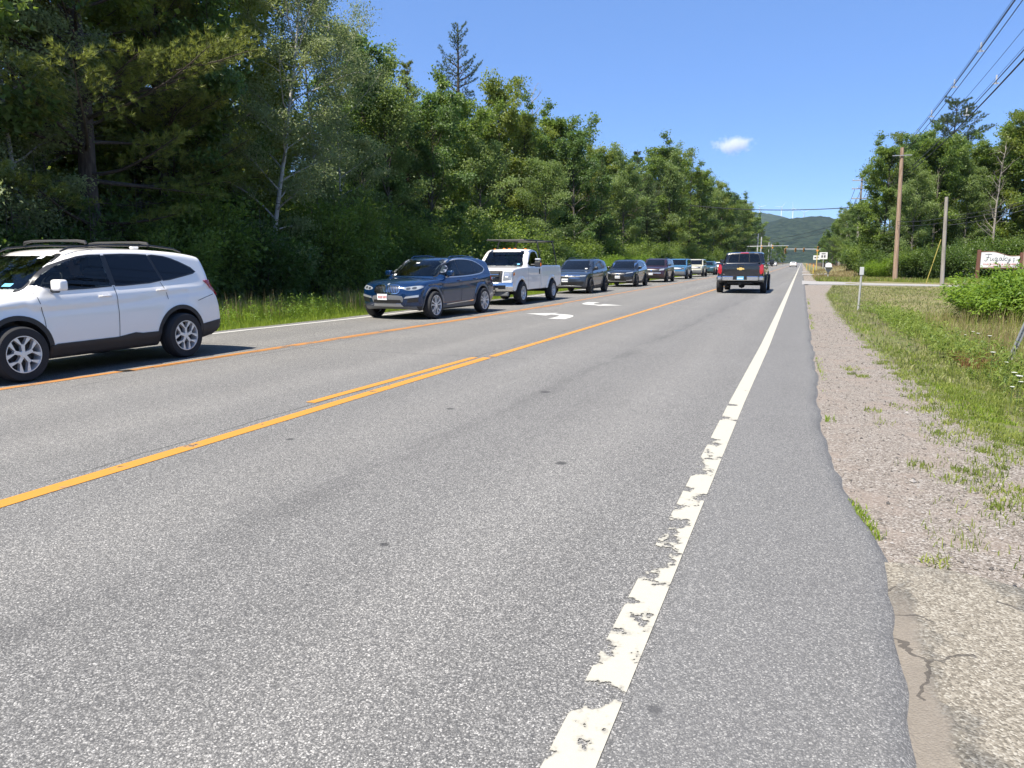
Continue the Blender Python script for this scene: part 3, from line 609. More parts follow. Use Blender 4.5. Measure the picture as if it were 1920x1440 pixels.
# --- trees at the left wood edge that can be told apart
pl(178, -17.2, 'pine_a', 17, 'broad old pine with drooping tiers behind the white sport utility car', rz=1.1)
pl(505, -16.6, 'birch_a', 13.5, 'leaning white birch with a bent pale trunk at the wood edge', rz=.15)
pl(862, -24.5, 'pine_c', 19.6, 'lone thin topped pine rising above the broadleaf crowns', rz=2)
pl(1008, -24, 'dead_a', 17.5, 'bare dead treetop sticking out above the wood behind the white pickup', rz=.6)
pl(1022, -16.8, 'poplar_a', 8.2, 'light green young tree standing in front of the wood behind the white pickup')
pl(1290, -17.5, 'larch_a', 17.5, 'bright yellow green conifer at the bend of the wood edge')
front = [(-260, -18, 'maple_a', 13), (-120, -17, 'birch_b', 13), (-20, -19, 'maple_b', 13), (40, -17.5, 'birch_b', 12.5), (95, -20, 'maple_c', 15), (265, -20.5, 'maple_a', 14.5), (330, -18.5, 'pine_b', 14), (395, -18.5, 'maple_b', 11.5), (440, -21, 'maple_c', 14.5),
 (600, -19, 'birch_b', 13.4), (645, -18.2, 'birch_b', 11.6), (690, -20, 'maple_b', 11.4), (735, -18.5, 'poplar_b', 10.5), (770, -20, 'pine_b', 12.6), (815, -18, 'maple_b', 9.5), (845, -20.5, 'maple_a', 11.2), (905, -18.2, 'poplar_a', 9.0), (940, -20.5, 'maple_c', 13.6), (985, -19, 'pine_b', 12.5),
 (1045, -21, 'maple_a', 13.2), (1075, -18.5, 'maple_b', 11.2), (1100, -20, 'pine_b', 11.6), (1125, -18, 'spruce_a', 11.5), (1150, -20.5, 'maple_b', 12.6), (1165, -17.8, 'poplar_b', 11.5), (1190, -20, 'pine_d', 15.5), (1212, -17.5, 'spruce_b', 12), (1232, -20, 'maple_a', 16.5), (1255, -18, 'poplar_b', 15.5), (1268, -21, 'maple_c', 18.8),
 (1308, -18, 'maple_a', 16.5), (1322, -19, 'poplar_b', 16.5), (1336, -18, 'maple_c', 16.5), (1350, -19, 'maple_a', 17), (1362, -18, 'maple_b', 17), (1372, -19, 'poplar_b', 18), (1381, -18, 'maple_a', 18), (1390, -19, 'maple_c', 19), (1398, -18.5, 'maple_b', 18), (1406, -20, 'pine_d', 20), (1413, -19.5, 'maple_a', 19), (1420, -19, 'pine_d', 21), (1427, -20, 'pine_d', 18), (1434, -20, 'maple_c', 14), (1441, -22, 'pine_d', 13), (1449, -24, 'maple_a', 10)]
for u, Xx, p, H in front: pl(u, Xx, p, H)
# --- second and third rows behind, filling the wood
yy = 2.0
while yy < 330:
    g_ = 3.1 + yy * .018
    for Xb, cut in ((-23.5, 400), (-28.5, 190), (-34, 110), (-41, 90)):
        if yy > cut: continue
        p = rt.choice(['maple_a', 'maple_b', 'maple_c', 'pine_b', 'maple_c', 'spruce_a', 'poplar_b', 'birch_b'])
        H = (10.4 + .033 * min(yy, 260)) * rt.uniform(.84, 1.02)
        x_ = Xb + rt.uniform(-1.6, 1.6); y_ = yy + rt.uniform(-1.2, 1.2)
        if 24 < y_ < 36: H *= .86
        plant(p, x_, y_, H / HT[p])
    yy += g_
# --- undergrowth on the left
yy = 3.0
while yy < 210:
    p = rt.choice(['shrub_dark', 'shrub_dark', 'shrub_tall', 'shrub_dark']); s = rt.uniform(.75, 1.15)
    if yy > 24 and rt.random() < .35: p = 'shrub_tall'
    plant(p, (-17.6 if yy < 45 else -16.8) + rt.uniform(-.9, .6), yy, s)
    if yy < 120: plant(rt.choice(['shrub_dark', 'shrub_tall']), -19.5 + rt.uniform(-1, 1), yy + .8, rt.uniform(.8, 1.3))
    if yy < 90: plant(rt.choice(['shrub_dark', 'shrub_tall']), -24.5 + rt.uniform(-1, 1), yy + .3, rt.uniform(1.1, 1.6)); plant('shrub_tall', -30 + rt.uniform(-2, 2), yy + .3, rt.uniform(1.1, 1.6))
    yy += 1.9 + yy * .012
for k in range(16): plant('twigs', rt.uniform(-19.5, -17.2), rt.uniform(6, 24), rt.uniform(.6, 1.05))
for u, Xx, s in ((1085, -14.6, .62), (1120, -14.8, .78), (1150, -14.4, .95), (1180, -14.6, .9), (1205, -14.4, 1.0), (1228, -14.6, .85), (1060, -15, .5)):
    plant('shrub_bright', Xx, at_u(u, Xx), s, 'bright yellow green shrub on the verge behind the waiting cars', group='bright shrubs on the far verge')
# --- right hand wood
def pr(u, Yv, proto, H, label=None, **kw): return plant(proto, float(atY(u, VPY, Yv)[0]), Yv, H / HT[proto], label, **kw)
pr(1768, 88, 'pine_e', 17.4, 'tall dark pine topping the trees behind the roadside sign', rz=1.0)
pr(1857, 76, 'dead_b', 11.2, 'bare forked dead tree among the green crowns near the sign', rz=2.2)
for u, Yv, p, H in [(1652, 80, 'maple_a', 11.2), (1676, 78, 'spruce_a', 11.0), (1692, 86, 'maple_c', 12.6), (1722, 80, 'maple_b', 11.8), (1705, 74, 'poplar_b', 9.0), (1745, 78, 'maple_a', 11.5), (1780, 84, 'maple_b', 11.5), (1802, 78, 'poplar_b', 9.6), (1825, 84, 'maple_a', 11.2), (1842, 90, 'spruce_a', 12), (1868, 86, 'maple_b', 11.9), (1890, 82, 'maple_a', 12.6), (1915, 80, 'maple_c', 13.0), (1945, 80, 'maple_a', 14), (1980, 80, 'maple_b', 14), (1730, 100, 'maple_c', 12.8), (1664, 98, 'maple_a', 11.0),
 (1632, 92, 'spruce_b', 8.6), (1612, 104, 'maple_b', 7.4), (1588, 118, 'poplar_a', 7.8), (1578, 135, 'maple_a', 8.5), (1568, 150, 'pine_d', 8.5), (1560, 172, 'maple_b', 8.5), (1552, 195, 'pine_d', 8), (1546, 225, 'maple_a', 8), (1541, 260, 'maple_b', 8), (1604, 128, 'maple_a', 8.2), (1594, 150, 'maple_c', 8.6), (1586, 180, 'maple_a', 9), (1577, 210, 'maple_b', 9), (1568, 240, 'maple_c', 9), (1560, 280, 'maple_a', 9), (1552, 320, 'maple_a', 9)]:
    pr(u, Yv, p, H)
for k in range(26):
    Yv = rt.uniform(92, 125); plant(rt.choice(['maple_a', 'maple_c', 'pine_b', 'spruce_a']), rt.uniform(13, 48), Yv, rt.uniform(.8, .98))
for u, Yv, p, s in [(1640, 76, 'shrub_dark', 1.0), (1655, 73, 'shrub_bright', .8), (1692, 72, 'shrub_tall', .7), (1715, 72, 'shrub_dark', 1.0), (1740, 72, 'shrub_tall', .75), (1765, 71, 'shrub_dark', .9), (1790, 71, 'shrub_dark', 1.0), (1812, 74, 'shrub_dark', 1.2), (1835, 76, 'shrub_tall', .9), (1860, 76, 'shrub_dark', 1.3), (1885, 76, 'shrub_dark', 1.2), (1910, 76, 'shrub_tall', 1.0), (1930, 76, 'shrub_dark', 1.2), (1620, 86, 'shrub_tall', .9), (1605, 98, 'shrub_dark', 1.1), (1595, 112, 'shrub_tall', .9), (1640, 82, 'shrub_tall', 1.1), (1680, 80, 'shrub_tall', 1.1), (1720, 80, 'shrub_tall', 1.2), (1760, 80, 'shrub_tall', 1.2), (1800, 80, 'shrub_tall', 1.2), (1830, 82, 'shrub_tall', 1.2), (1870, 82, 'shrub_tall', 1.2), (1900, 82, 'shrub_tall', 1.2)]:
    plant(p, float(atY(u, VPY, Yv)[0]), Yv, s, 'leafy shrub below the trees behind the driveway and sign', group='undergrowth of the wood beside the driveway')
pr(1468, 420, 'maple_a', 9); pr(1455, 400, 'maple_b', 10); pr(1440, 300, 'maple_b', 6.5)
# --- nearer bushes on the right verge
for (x, y, s) in ((6.2, 22.2, 1.0), (5.1, 22.0, .85), (7.5, 22.6, 1.1), (6.7, 20.8, .8), (8.8, 22.0, 1.05), (5.7, 20.9, .7), (7.9, 20.9, .85), (5.3, 23.4, 1.0), (6.6, 23.6, 1.15)):
    plant('sumac', x, y, s, 'low bright green bush with long leaves on the grass verge', group='low bush clump on the right verge')
plant('shrub_purple', 15.6, 66.5, .95, 'purple leaved shrub growing against the roadside sign')
# ------------------------------------------------------------------ vehicles: bodies grown from side, plan and section profiles
def car_paint(name, col, metallic=.0, rough=.32, flake=0.0):
    t = NT(name)
    g = t.n('NewGeometry').outputs['Backfacing']
    t.base(t.mix(g, C(*col), C(.012, .012, .013)), rough, Metallic=metallic, Coat_Weight=1.0, Coat_Roughness=.03, Specular_IOR_Level=.5); return t.m
def mat_glass():
    t = NT('tinted_glass'); tr = t.n('BsdfTransparent', {'Color': C(.34, .39, .40)}); gl = t.n('BsdfGlossy', {'Color': C(1, 1, 1), 'Roughness': .01})
    fr = t.n('Fresnel', {'IOR': 1.45}); mx = t.n('MixShader', {0: fr.outputs[0], 1: tr.outputs[0], 2: gl.outputs[0]}); t.t.links.new(mx.outputs[0], t.out.inputs[0])
mat_glass()
simple('privacy_glass', (.005, .007, .011), .03, Specular_IOR_Level=.35); simple('black_plastic', (.022, .023, .025), .55); simple('satin_black', (.015, .015, .016), .35)
simple('grey_plastic', (.13, .135, .14), .5); simple('chrome', (.72, .73, .75), .10, Metallic=1.0); simple('silver_trim', (.55, .56, .57), .3, Metallic=.7)
simple('tyre_rubber', (.018, .018, .019), .85, vary=.25); simple('alloy', (.70, .70, .70), .30, Metallic=.55); simple('dark_alloy', (.05, .05, .055), .35, Metallic=.6); simple('brake_disc', (.10, .095, .09), .5, Metallic=.5)
simple('lamp_lens', (.24, .26, .28), .06, Specular_IOR_Level=.8, Coat_Weight=1.0); simple('lamp_dark', (.05, .055, .06), .1, Coat_Weight=1.0); simple('red_lens', (.36, .008, .012), .12, Coat_Weight=1.0); simple('amber_lens', (.75, .20, .02), .2, Coat_Weight=1.0)
simple('seat_fabric', (.30, .30, .30), .85, vary=.15); simple('dark_trim', (.03, .03, .032), .7); simple('plate_white', (.74, .75, .74), .5); simple('plate_red', (.45, .06, .05), .5); simple('plate_blue', (.13, .38, .58), .5); simple('plate_ink', (.05, .07, .16), .5)
simple('gold_badge', (.72, .50, .16), .3, Metallic=.3); simple('seam_black', (.02, .02, .021), .8); simple('sticker_blue', (.12, .42, .62), .5); simple('steel_dark', (.03, .03, .031), .6, Metallic=.3)
def chaikin(P, n=2, closed=True):
    P = [np.array(p, float) for p in P]
    for _ in range(n):
        Q = []; m = len(P)
        for i in range(m if closed else m - 1):
            a, b = P[i], P[(i + 1) % m]; Q += [a * .75 + b * .25, a * .25 + b * .75]
        P = ([] if closed else [P[0]]) + Q + ([] if closed else [P[-1]])
    return np.array(P)
def inpoly(P, a, b):
    P = np.asarray(P); c = np.zeros(np.shape(a), bool); n = len(P)
    for i in range(n):
        x0, y0 = P[i]; x1, y1 = P[(i + 1) % n]
        if y0 == y1: continue
        c ^= ((b > y0) != (b > y1)) & (a < (x1 - x0) * (b - y0) / (y1 - y0) + x0)
    return c
def poly_sdf(P, a, b):
    d = np.full(a.shape, 1e9); n = len(P)
    for i in range(n):
        p = P[i]; e = P[(i + 1) % n] - p; l2 = max(e @ e, 1e-12); t = np.clip(((a - p[0]) * e[0] + (b - p[1]) * e[1]) / l2, 0, 1)
        d = np.minimum(d, np.hypot(a - p[0] - t * e[0], b - p[1] - t * e[1]))
    return np.where(inpoly(P, a, b), -d, d)
def smax(a, b, k): h = np.clip(.5 + .5 * (a - b) / k, 0, 1); return b * (1 - h) + a * h + k * h * (1 - h)
def smin(a, b, k): return -smax(-a, -b, k)
def body_field(S):
    ya = np.arange(S['y0'] - .5, S['y1'] + .5, .02); za = np.arange(-.2, S['H'] + .4, .02); YY, ZZ = np.meshgrid(ya, za, indexing='ij')
    G = {k: poly_sdf(chaikin(S[k], 2), YY, ZZ) for k in ('body', 'gh')}
    def samp(g, y, z):
        i = np.clip((y - ya[0]) / .02, 0, len(ya) - 1.001); j = np.clip((z - za[0]) / .02, 0, len(za) - 1.001); a = i.astype(int); b = j.astype(int); u = i - a; v = j - b
        return g[a, b] * (1 - u) * (1 - v) + g[a + 1, b] * u * (1 - v) + g[a, b + 1] * (1 - u) * v + g[a + 1, b + 1] * u * v
    W = S['W']; zk, ok = np.array(S['sec']).T; yk, pk = np.array(S['plan']).T
    def f(x, y, z):
        ax = np.abs(x); t = ax / W
        wf = np.clip((S['y0'] + 1.1 - y) / 1.1, 0, 1); wr = np.clip((y - S['y1'] + 1.1) / 1.1, 0, 1)
        db = samp(G['body'], y - S['kf'] * t ** 2.6 * wf + S['kr'] * t ** 2.6 * wr, z + S['crown'] * t ** 2.2)
        Wb = W + np.interp(z, zk, ok) + np.interp(y, yk, pk)
        for yw, zw, ra in S['arch']:
            r = np.hypot(y - yw, z - zw); Wb = Wb + S.get('flare', .015) * np.exp(-((r - ra - .03) / .06) ** 2)
        if 'crease' in S:
            for (z0, sl, am) in S['crease']: zz = z - z0 - sl * y; Wb = Wb - am * np.exp(-(np.clip(zz, -1, 0) / .10) ** 2) * (zz < 0) * (np.abs(y) < S['WB'] / 2 + .2)
        d1 = smax(db, ax - Wb, S['rb'])
        dg = samp(G['gh'], y - S['kg'] * t ** 2 * np.clip((S['ymid'] - y) / .8, 0, 1) + S['kgr'] * t ** 2 * np.clip((y - S['ymid']) / .8, 0, 1), z + S['rcrown'] * t ** 2.5)
        d2 = smax(dg, ax - (S['wbelt'] - (z - S['zbelt']) * S['tum']), S['rg'])
        d = smin(d1, d2, S.get('blend', .035))
        for yw, zw, ra in S['arch']:
            cy = np.maximum(np.hypot(y - yw, z - zw) - ra, (W - .30) - ax); d = smax(d, -cy, .012)
        if 'bed' in S:
            b0, b1, bw, bz = S['bed']; bx = np.maximum(np.maximum(ax - bw, np.maximum(b0 - y, y - b1)), bz - z); d = smax(d, -bx, .02)
        if 'gap' in S:
            g0, g1, gzz = S['gap']; d = smax(d, -np.maximum(np.maximum(g0 - y, y - g1), np.maximum(gzz - z, W - .06 - ax)), .006)
        return d
    return f
def surface_nets(f, lo, hi, h):
    n = [int(math.ceil((b - a) / h)) + 1 for a, b in zip(lo, hi)]; ax = [lo[i] + h * np.arange(n[i]) for i in range(3)]
    Xg, Yg, Zg = np.meshgrid(*ax, indexing='ij'); D = f(Xg, Yg, Zg); s = D < 0
    c = np.zeros([m - 1 for m in n], int); cor = [(i, j, k) for i in (0, 1) for j in (0, 1) for k in (0, 1)]
    sl = lambda i, j, k: (slice(i, n[0] - 1 + i), slice(j, n[1] - 1 + j), slice(k, n[2] - 1 + k))
    for q in cor: c += s[sl(*q)]
    act = (c > 0) & (c < 8); idx = np.full(act.shape, -1); idx[act] = np.arange(act.sum()); I = np.argwhere(act)
    acc = np.zeros((len(I), 3)); cnt = np.zeros(len(I))
    for a in cor:
        for dim in range(3):
            if a[dim]: continue
            b = list(a); b[dim] = 1; va = D[I[:, 0] + a[0], I[:, 1] + a[1], I[:, 2] + a[2]]; vb = D[I[:, 0] + b[0], I[:, 1] + b[1], I[:, 2] + b[2]]
            m = (va < 0) != (vb < 0); t = np.where(m, va / np.where(m, va - vb, 1), 0); p = np.tile(np.array(a, float), (len(I), 1)); p[:, dim] += t; acc[m] += p[m]; cnt[m] += 1
    V = np.array(lo) + h * (I + acc / cnt[:, None])
    for _ in range(2):
        e = .004; d = f(V[:, 0], V[:, 1], V[:, 2]); g = np.stack([(f(*(V + e * np.eye(3)[k]).T) - f(*(V - e * np.eye(3)[k]).T)) / (2 * e) for k in range(3)], -1)
        st = d[:, None] * g / np.maximum((g * g).sum(1), .15)[:, None]; V -= np.clip(st, -h * .5, h * .5)
    Q = []
    for dim in range(3):
        u, v = [(1, 2), (2, 0), (0, 1)][dim]
        a = [slice(None)] * 3; b = [slice(None)] * 3; a[dim] = slice(0, -1); b[dim] = slice(1, None); ch = s[tuple(a)] != s[tuple(b)]; E = np.argwhere(ch); neg = s[tuple(a)][ch]
        ok = (E[:, u] > 0) & (E[:, v] > 0) & (E[:, u] < n[u] - 1) & (E[:, v] < n[v] - 1); E = E[ok]; neg = neg[ok]
        def cell(du, dv): K = E.copy(); K[:, u] += du; K[:, v] += dv; return idx[K[:, 0], K[:, 1], K[:, 2]]
        q = np.stack([cell(-1, -1), cell(0, -1), cell(0, 0), cell(-1, 0)], -1); q[~neg] = q[~neg][:, ::-1]; Q.append(q)
    return V, np.concatenate(Q)
def clip_half(P, n, c):
    out = []; m = len(P)
    for i in range(m):
        a, b = np.array(P[i], float), np.array(P[(i + 1) % m], float); da, db = a @ n - c, b @ n - c
        if da <= 0: out.append(a)
        if (da < 0) != (db < 0): out.append(a + (b - a) * da / (da - db))
    return out
def off_poly(P, d):
    P = np.asarray(P, float); A = sum(P[i][0] * P[(i + 1) % len(P)][1] - P[(i + 1) % len(P)][0] * P[i][1] for i in range(len(P))); sg = 1 if A > 0 else -1
    o = []
    for i in range(len(P)):
        e1 = P[i] - P[i - 1]; e2 = P[(i + 1) % len(P)] - P[i]; n1 = np.array([e1[1], -e1[0]]) / max(np.hypot(*e1), 1e-9); n2 = np.array([e2[1], -e2[0]]) / max(np.hypot(*e2), 1e-9); n = n1 + n2; n /= max(np.hypot(*n), .5); o.append(P[i] + n * d * sg)
    return np.array(o)
def roundpoly(P, r=.05, n=3):
    P = np.asarray(P, float); o = []
    for i in range(len(P)):
        a, b, c = P[i - 1], P[i], P[(i + 1) % len(P)]; u = (a - b) / np.hypot(*(a - b)); v = (c - b) / np.hypot(*(c - b)); p, q = b + u * r, b + v * r
        for t in np.linspace(0, 1, n + 1): o.append((1 - t) ** 2 * p + 2 * t * (1 - t) * b + t * t * q)
    return np.array(o)
class Car:
    def __init__(s, name, S, paint, loc, rz=0.0, res=.03, see=False, sc_=1.0):
        s.S = S; s.e = empty(name, (loc[0], loc[1], loc[2] if len(loc) > 2 else 0), rz, sc_); s.paint = MAT[paint]; s.res = res; s.see = see; s.holes = []
        f = body_field(S); W = S['W'] + .10
        V, Q = surface_nets(f, (-W, S['y0'] - .1, .06), (W, S['y1'] + .1, S['H'] + .1), res)
        s.V, s.Q = V, Q; s.bvh = BVHTree.FromPolygons(V.tolist(), Q.tolist())
    def finish_body(s):
        V, Q, S = s.V, s.Q, s.S; c = V[Q].mean(1); nrm = np.cross(V[Q[:, 2]] - V[Q[:, 0]], V[Q[:, 3]] - V[Q[:, 1]]); nrm = unit(nrm)
        keep = np.ones(len(Q), bool)
        for ax, P in s.holes:
            if ax == 'x': keep &= ~(inpoly(P, c[:, 1], c[:, 2]) & (np.abs(nrm[:, 0]) > .12))
            elif ax == 'f': keep &= ~(inpoly(P, c[:, 0], c[:, 2]) & (nrm[:, 1] < -.2) & (nrm[:, 2] > .1))
            elif ax == 'r': keep &= ~(inpoly(P, c[:, 0], c[:, 2]) & (nrm[:, 1] > .2))
        mi = np.zeros(len(Q), int)
        for yw, zw, ra in S['arch']: mi[(np.hypot(c[:, 1] - yw, c[:, 2] - zw) < ra + .012) & (np.abs(c[:, 0]) > S['W'] - .34)] = 1
        mi[(nrm[:, 2] < -.15) & (c[:, 2] < S['zb'] + .10)] = 1
        if 'bed' in S: mi[(c[:, 1] > S['bed'][0]) & (c[:, 1] < S['bed'][1]) & (np.abs(c[:, 0]) < S['bed'][2] + .005) & (c[:, 2] > S['bed'][3] - .05)] = 1
        me = mesh_np('body', V, [Q[keep]], [s.paint, MAT['black_plastic']], smooth=True, midx=mi[keep]); return obj('body', me, s.e)
    def hit(s, axis, a, b, off, side):
        S = s.S
        if axis == 'x': o = Vector((3 * side, a, b)); d = Vector((-side, 0, 0))
        elif axis == 'f': o = Vector((a, S['y0'] - 2, b)); d = Vector((0, 1, 0))
        elif axis == 'r': o = Vector((a, S['y1'] + 2, b)); d = Vector((0, -1, 0))
        else: o = Vector((a, b, 5)); d = Vector((0, 0, -1))
        p, n, i, l = s.bvh.ray_cast(o, d)
        if p is None or (axis == 'x' and abs(p.x) < S['W'] * .45) or (axis in 'fr' and l > 2 + S['L'] * .62) or (axis == 'r' and 'bed' in S and b < S['railz'] and l > 2.5):
            q = Vector((S['W'] * side, a, b)) if axis == 'x' else Vector((a, S['y0'] if axis == 'f' else S['y1'], b)) if axis in 'fr' else Vector((a, b, S['H']))
            p, n, i, l = s.bvh.find_nearest(q)
        return p - d * (off / max(.4, abs(n.dot(d)))), d
    def patch(s, name, poly, axis, mat, off=.004, skirt=.02, step=.07, side=1, sm=0, parent=None, ring=None, smooth=True):
        P = chaikin(poly, sm) if sm else np.asarray(poly, float)
        if step == .07: step = float(np.clip(min(np.ptp(P[:, 0]), np.ptp(P[:, 1])) / 6, .022, .07)) if axis != 't' else .09
        bm = bmesh.new()
        if ring is not None:
            R = off_poly(P, ring); A = [bm.verts.new((p[0], p[1], 0)) for p in P]; B = [bm.verts.new((p[0], p[1], 0)) for p in R]; n = len(P)
            for i in range(n): bm.faces.new((A[i], A[(i + 1) % n], B[(i + 1) % n], B[i]))
        else:
            bm.faces.new([bm.verts.new((p[0], p[1], 0)) for p in P])
            for k in range(2):
                lo, hi = P[:, k].min(), P[:, k].max()
                for q in np.arange(math.floor(lo / step) * step + step, hi, step):
                    bmesh.ops.bisect_plane(bm, geom=bm.verts[:] + bm.edges[:] + bm.faces[:], plane_co=((q, 0, 0) if k == 0 else (0, q, 0)), plane_no=((1, 0, 0) if k == 0 else (0, 1, 0)))
            big = [f for f in bm.faces if len(f.verts) > 4]
            if big: bmesh.ops.triangulate(bm, faces=big)
        D = {}
        for v in bm.verts: p, d = s.hit(axis, v.co.x, v.co.y, off, side); D[v.index] = d; v.co = p; dd = d
        ol = [v.co.copy() for v in bm.verts]
        bmesh.ops.recalc_face_normals(bm, faces=bm.faces[:])
        if bm.faces[:] and sum(f.normal.dot(dd) * f.calc_area() for f in bm.faces) > 0: bmesh.ops.reverse_faces(bm, faces=bm.faces[:])
        for f in bm.faces: f.smooth = smooth
        if skirt:
            be = [e for e in bm.edges if len(e.link_faces) == 1]
            for e in be: e.smooth = False
            r = bmesh.ops.extrude_edge_only(bm, edges=be)
            for g in r['geom']:
                if isinstance(g, bmesh.types.BMVert): g.co += dd * skirt
        me = bpy.data.meshes.new(name); bm.to_mesh(me); bm.free(); me.materials.append(MAT[mat] if isinstance(mat, str) else mat)
        return obj(name, me, parent or s.e)
    def both(s, name, poly, axis, mat, **k):
        if axis == 'x': return [s.patch(name, poly, 'x', mat, side=q, **k) for q in (1, -1)]
        return [s.patch(name, [(q * a, b) for a, b in poly], axis, mat, **k) for q in (1, -1)]
    def line(s, name, pts, axis, mat='seam_black', w=.009, off=.003, side=1, parent=None):
        P = np.array(pts, float); L = np.concatenate([[0], np.cumsum(np.hypot(*np.diff(P, axis=0).T))]); q = np.linspace(0, L[-1], max(2, int(L[-1] / .06))); a = np.interp(q, L, P[:, 0]); b = np.interp(q, L, P[:, 1])
        ta, tb = np.gradient(a), np.gradient(b); l = np.hypot(ta, tb); na, nb = -tb / l * w / 2, ta / l * w / 2; V = []
        for i in range(len(q)):
            for sg in (-1, 1): p, d = s.hit(axis, a[i] + sg * na[i], b[i] + sg * nb[i], off, side); V.append(p)
        return obj(name, mesh_np(name, np.array([tuple(v) for v in V]), [grid_faces(2, len(q))], [MAT[mat]]), parent or s.e)
    def windows(s, dlo, cuts, trim='satin_black', ring=None, clear=(0,), tw=.022):
        """glass panes cut from the daylight opening by the pillars (lower y, upper y, width)"""
        D = chaikin(dlo, 1); 
        if not s.see: s.both('window_trim', off_poly(D, tw), 'x', trim, off=.003, skirt=.01)
        if ring:
            for q in (1, -1): s.patch('window_moulding', off_poly(D, tw - .002), 'x', ring, off=.009, skirt=.012, side=q, ring=.026)
        zl, zh = D[:, 1].min(), D[:, 1].max(); edges = [(-9, -9, 0)] + list(cuts) + [(9, 9, 0)]
        for i in range(len(edges) - 1):
            P = [tuple(p) for p in D]
            for (yl, yh, w), sg in ((edges[i], 1), (edges[i + 1], -1)):
                if abs(yl) > 8: continue
                n = np.array([zh - zl, -(yh - yl)]); n /= np.hypot(*n); c = n @ np.array([yl, zl])
                P = clip_half(P, -n, -(c + w / 2)) if sg > 0 else clip_half(P, n, c - w / 2)
            P = np.array(P)
            if len(P) < 3: continue
            clear_ = s.see and i in clear
            for q in (1, -1): s.patch('window', P, 'x', 'tinted_glass' if clear_ else 'privacy_glass', off=.007, skirt=0.004, side=q, step=.09)
            if s.see:
                for q in (1, -1): s.patch('window_trim', P, 'x', trim, off=.006, skirt=.015, side=q, ring=tw)
            if clear_: s.holes.append(('x', off_poly(P, -.004)))
        if s.see:
            for (yl, yh, w) in cuts:
                n = np.array([zh - zl, -(yh - yl)]); n /= np.hypot(*n); c = n @ np.array([yl, zl]); Pp = clip_half(clip_half([tuple(p) for p in D], n, c + w / 2 - .004), -n, -(c - w / 2 + .004))
                for q in (1, -1): s.patch('pillar_trim', np.array(Pp), 'x', trim, off=.0045, skirt=.01, side=q)
    def screen(s, name, poly, axis, clear=True, trim='satin_black', tw=.03, sm=1):
        P = roundpoly(poly, .055)
        g = s.patch(name, P, axis, 'tinted_glass' if (clear and s.see) else 'privacy_glass', off=.008, skirt=.004, step=.10)
        s.patch('window_trim', P, axis, trim, off=.0065, skirt=.012, ring=tw)
        if clear and s.see: s.holes.append((axis, off_poly(P, -.004)))
        return g
    def wheels(s, R, wd, style, rr=.68, rim='alloy'):
        tp = obj_wheel_meshes(R, wd, style, rr, rim)
        for (yw, zw, ra) in s.S['arch']:
            for q in (1, -1):
                w = empty('wheel', (q * (s.S['W'] - .035 - s.S.get('inset', 0)), yw, R), 0, 1, s.e)
                if q < 0: w.rotation_euler = (0, 0, math.pi)
                for nm, me in tp: obj(nm, me, w)
    def archs(s, mat, w=.06, off=.010, a0=-20, a1=200):
        for (yw, zw, ra) in s.S['arch']:
            for q in (1, -1):
                A = [math.radians(t) for t in np.linspace(a0, a1, 30)]; P = [(yw + math.cos(t) * (ra - .004), max(zw + math.sin(t) * (ra - .004), s.S['zb'] + .02)) for t in A] + [(yw + math.cos(t) * (ra + w), max(zw + math.sin(t) * (ra + w), s.S['zb'] + .02)) for t in A[::-1]]
                V = []; n = 30
                for i in range(n):
                    for k, dz in ((0, -.03), (0, off * .8), (1, off), (1, -.006)):
                        a = P[i] if k == 0 else P[2 * n - 1 - i]; aa = a
                        if k == 0: rr_ = ra + .012; aa = (yw + (a[0] - yw) * rr_ / ra, zw + (a[1] - zw) * rr_ / ra)
                        p, d = s.hit('x', aa[0], aa[1], 0, q); p = Vector((p.x + q * dz, a[0], a[1])); V.append(tuple(p))
                obj('wheel_arch', mesh_np('wheel_arch', np.array(V), [grid_faces(4, n)], [MAT[mat] if isinstance(mat, str) else mat], smooth=False), s.e)
    def mirror(s, y, z, x, mat, arm='black_plastic', d=(.19, .13, .15)):
        for q in (1, -1):
            m = MB().blob((q * (x + .14), y, z), d, 5.0).build('mirror', MAT[mat] if isinstance(mat, str) else mat, s.e, True)
            MB().box((q * (x + .02), y + .02, z - .075), (.16, .06, .05), bev=.015).build('mirror_arm', MAT[arm], m, True)
    def handles(s, pts, mat):
        for q in (1, -1):
            for (y, z) in pts:
                p, d = s.hit('x', y, z, 0, q); h = MB(); h.tube([(p.x + q * .002, y - .10, z), (p.x + q * .03, y - .07, z + .004), (p.x + q * .032, y + .06, z + .006), (p.x + q * .002, y + .10, z + .006)], .016, 6, flat=1.0); h.build('door_handle', MAT[mat] if isinstance(mat, str) else mat, s.e, True)
    def plate(s, axis, x, z, mat='plate_white', ink='plate_ink', off=.02, seed=1, w=.305, h=.155):
        p = s.patch('licence_plate', [(x - w / 2, z - h / 2), (x + w / 2, z - h / 2), (x + w / 2, z + h / 2), (x - w / 2, z + h / 2)], axis, mat, off=off, skirt=.015, step=.3)
        g = random.Random(seed)
        for k in range(6):
            a = x - w * .38 + k * w * .145 + (.012 if k > 2 else 0); s.patch('plate_character', [(a, z - .03), (a + .026, z - .03), (a + .026, z + .03), (a, z + .03)], axis, ink, off=off + .002, skirt=0, step=.3, parent=p)
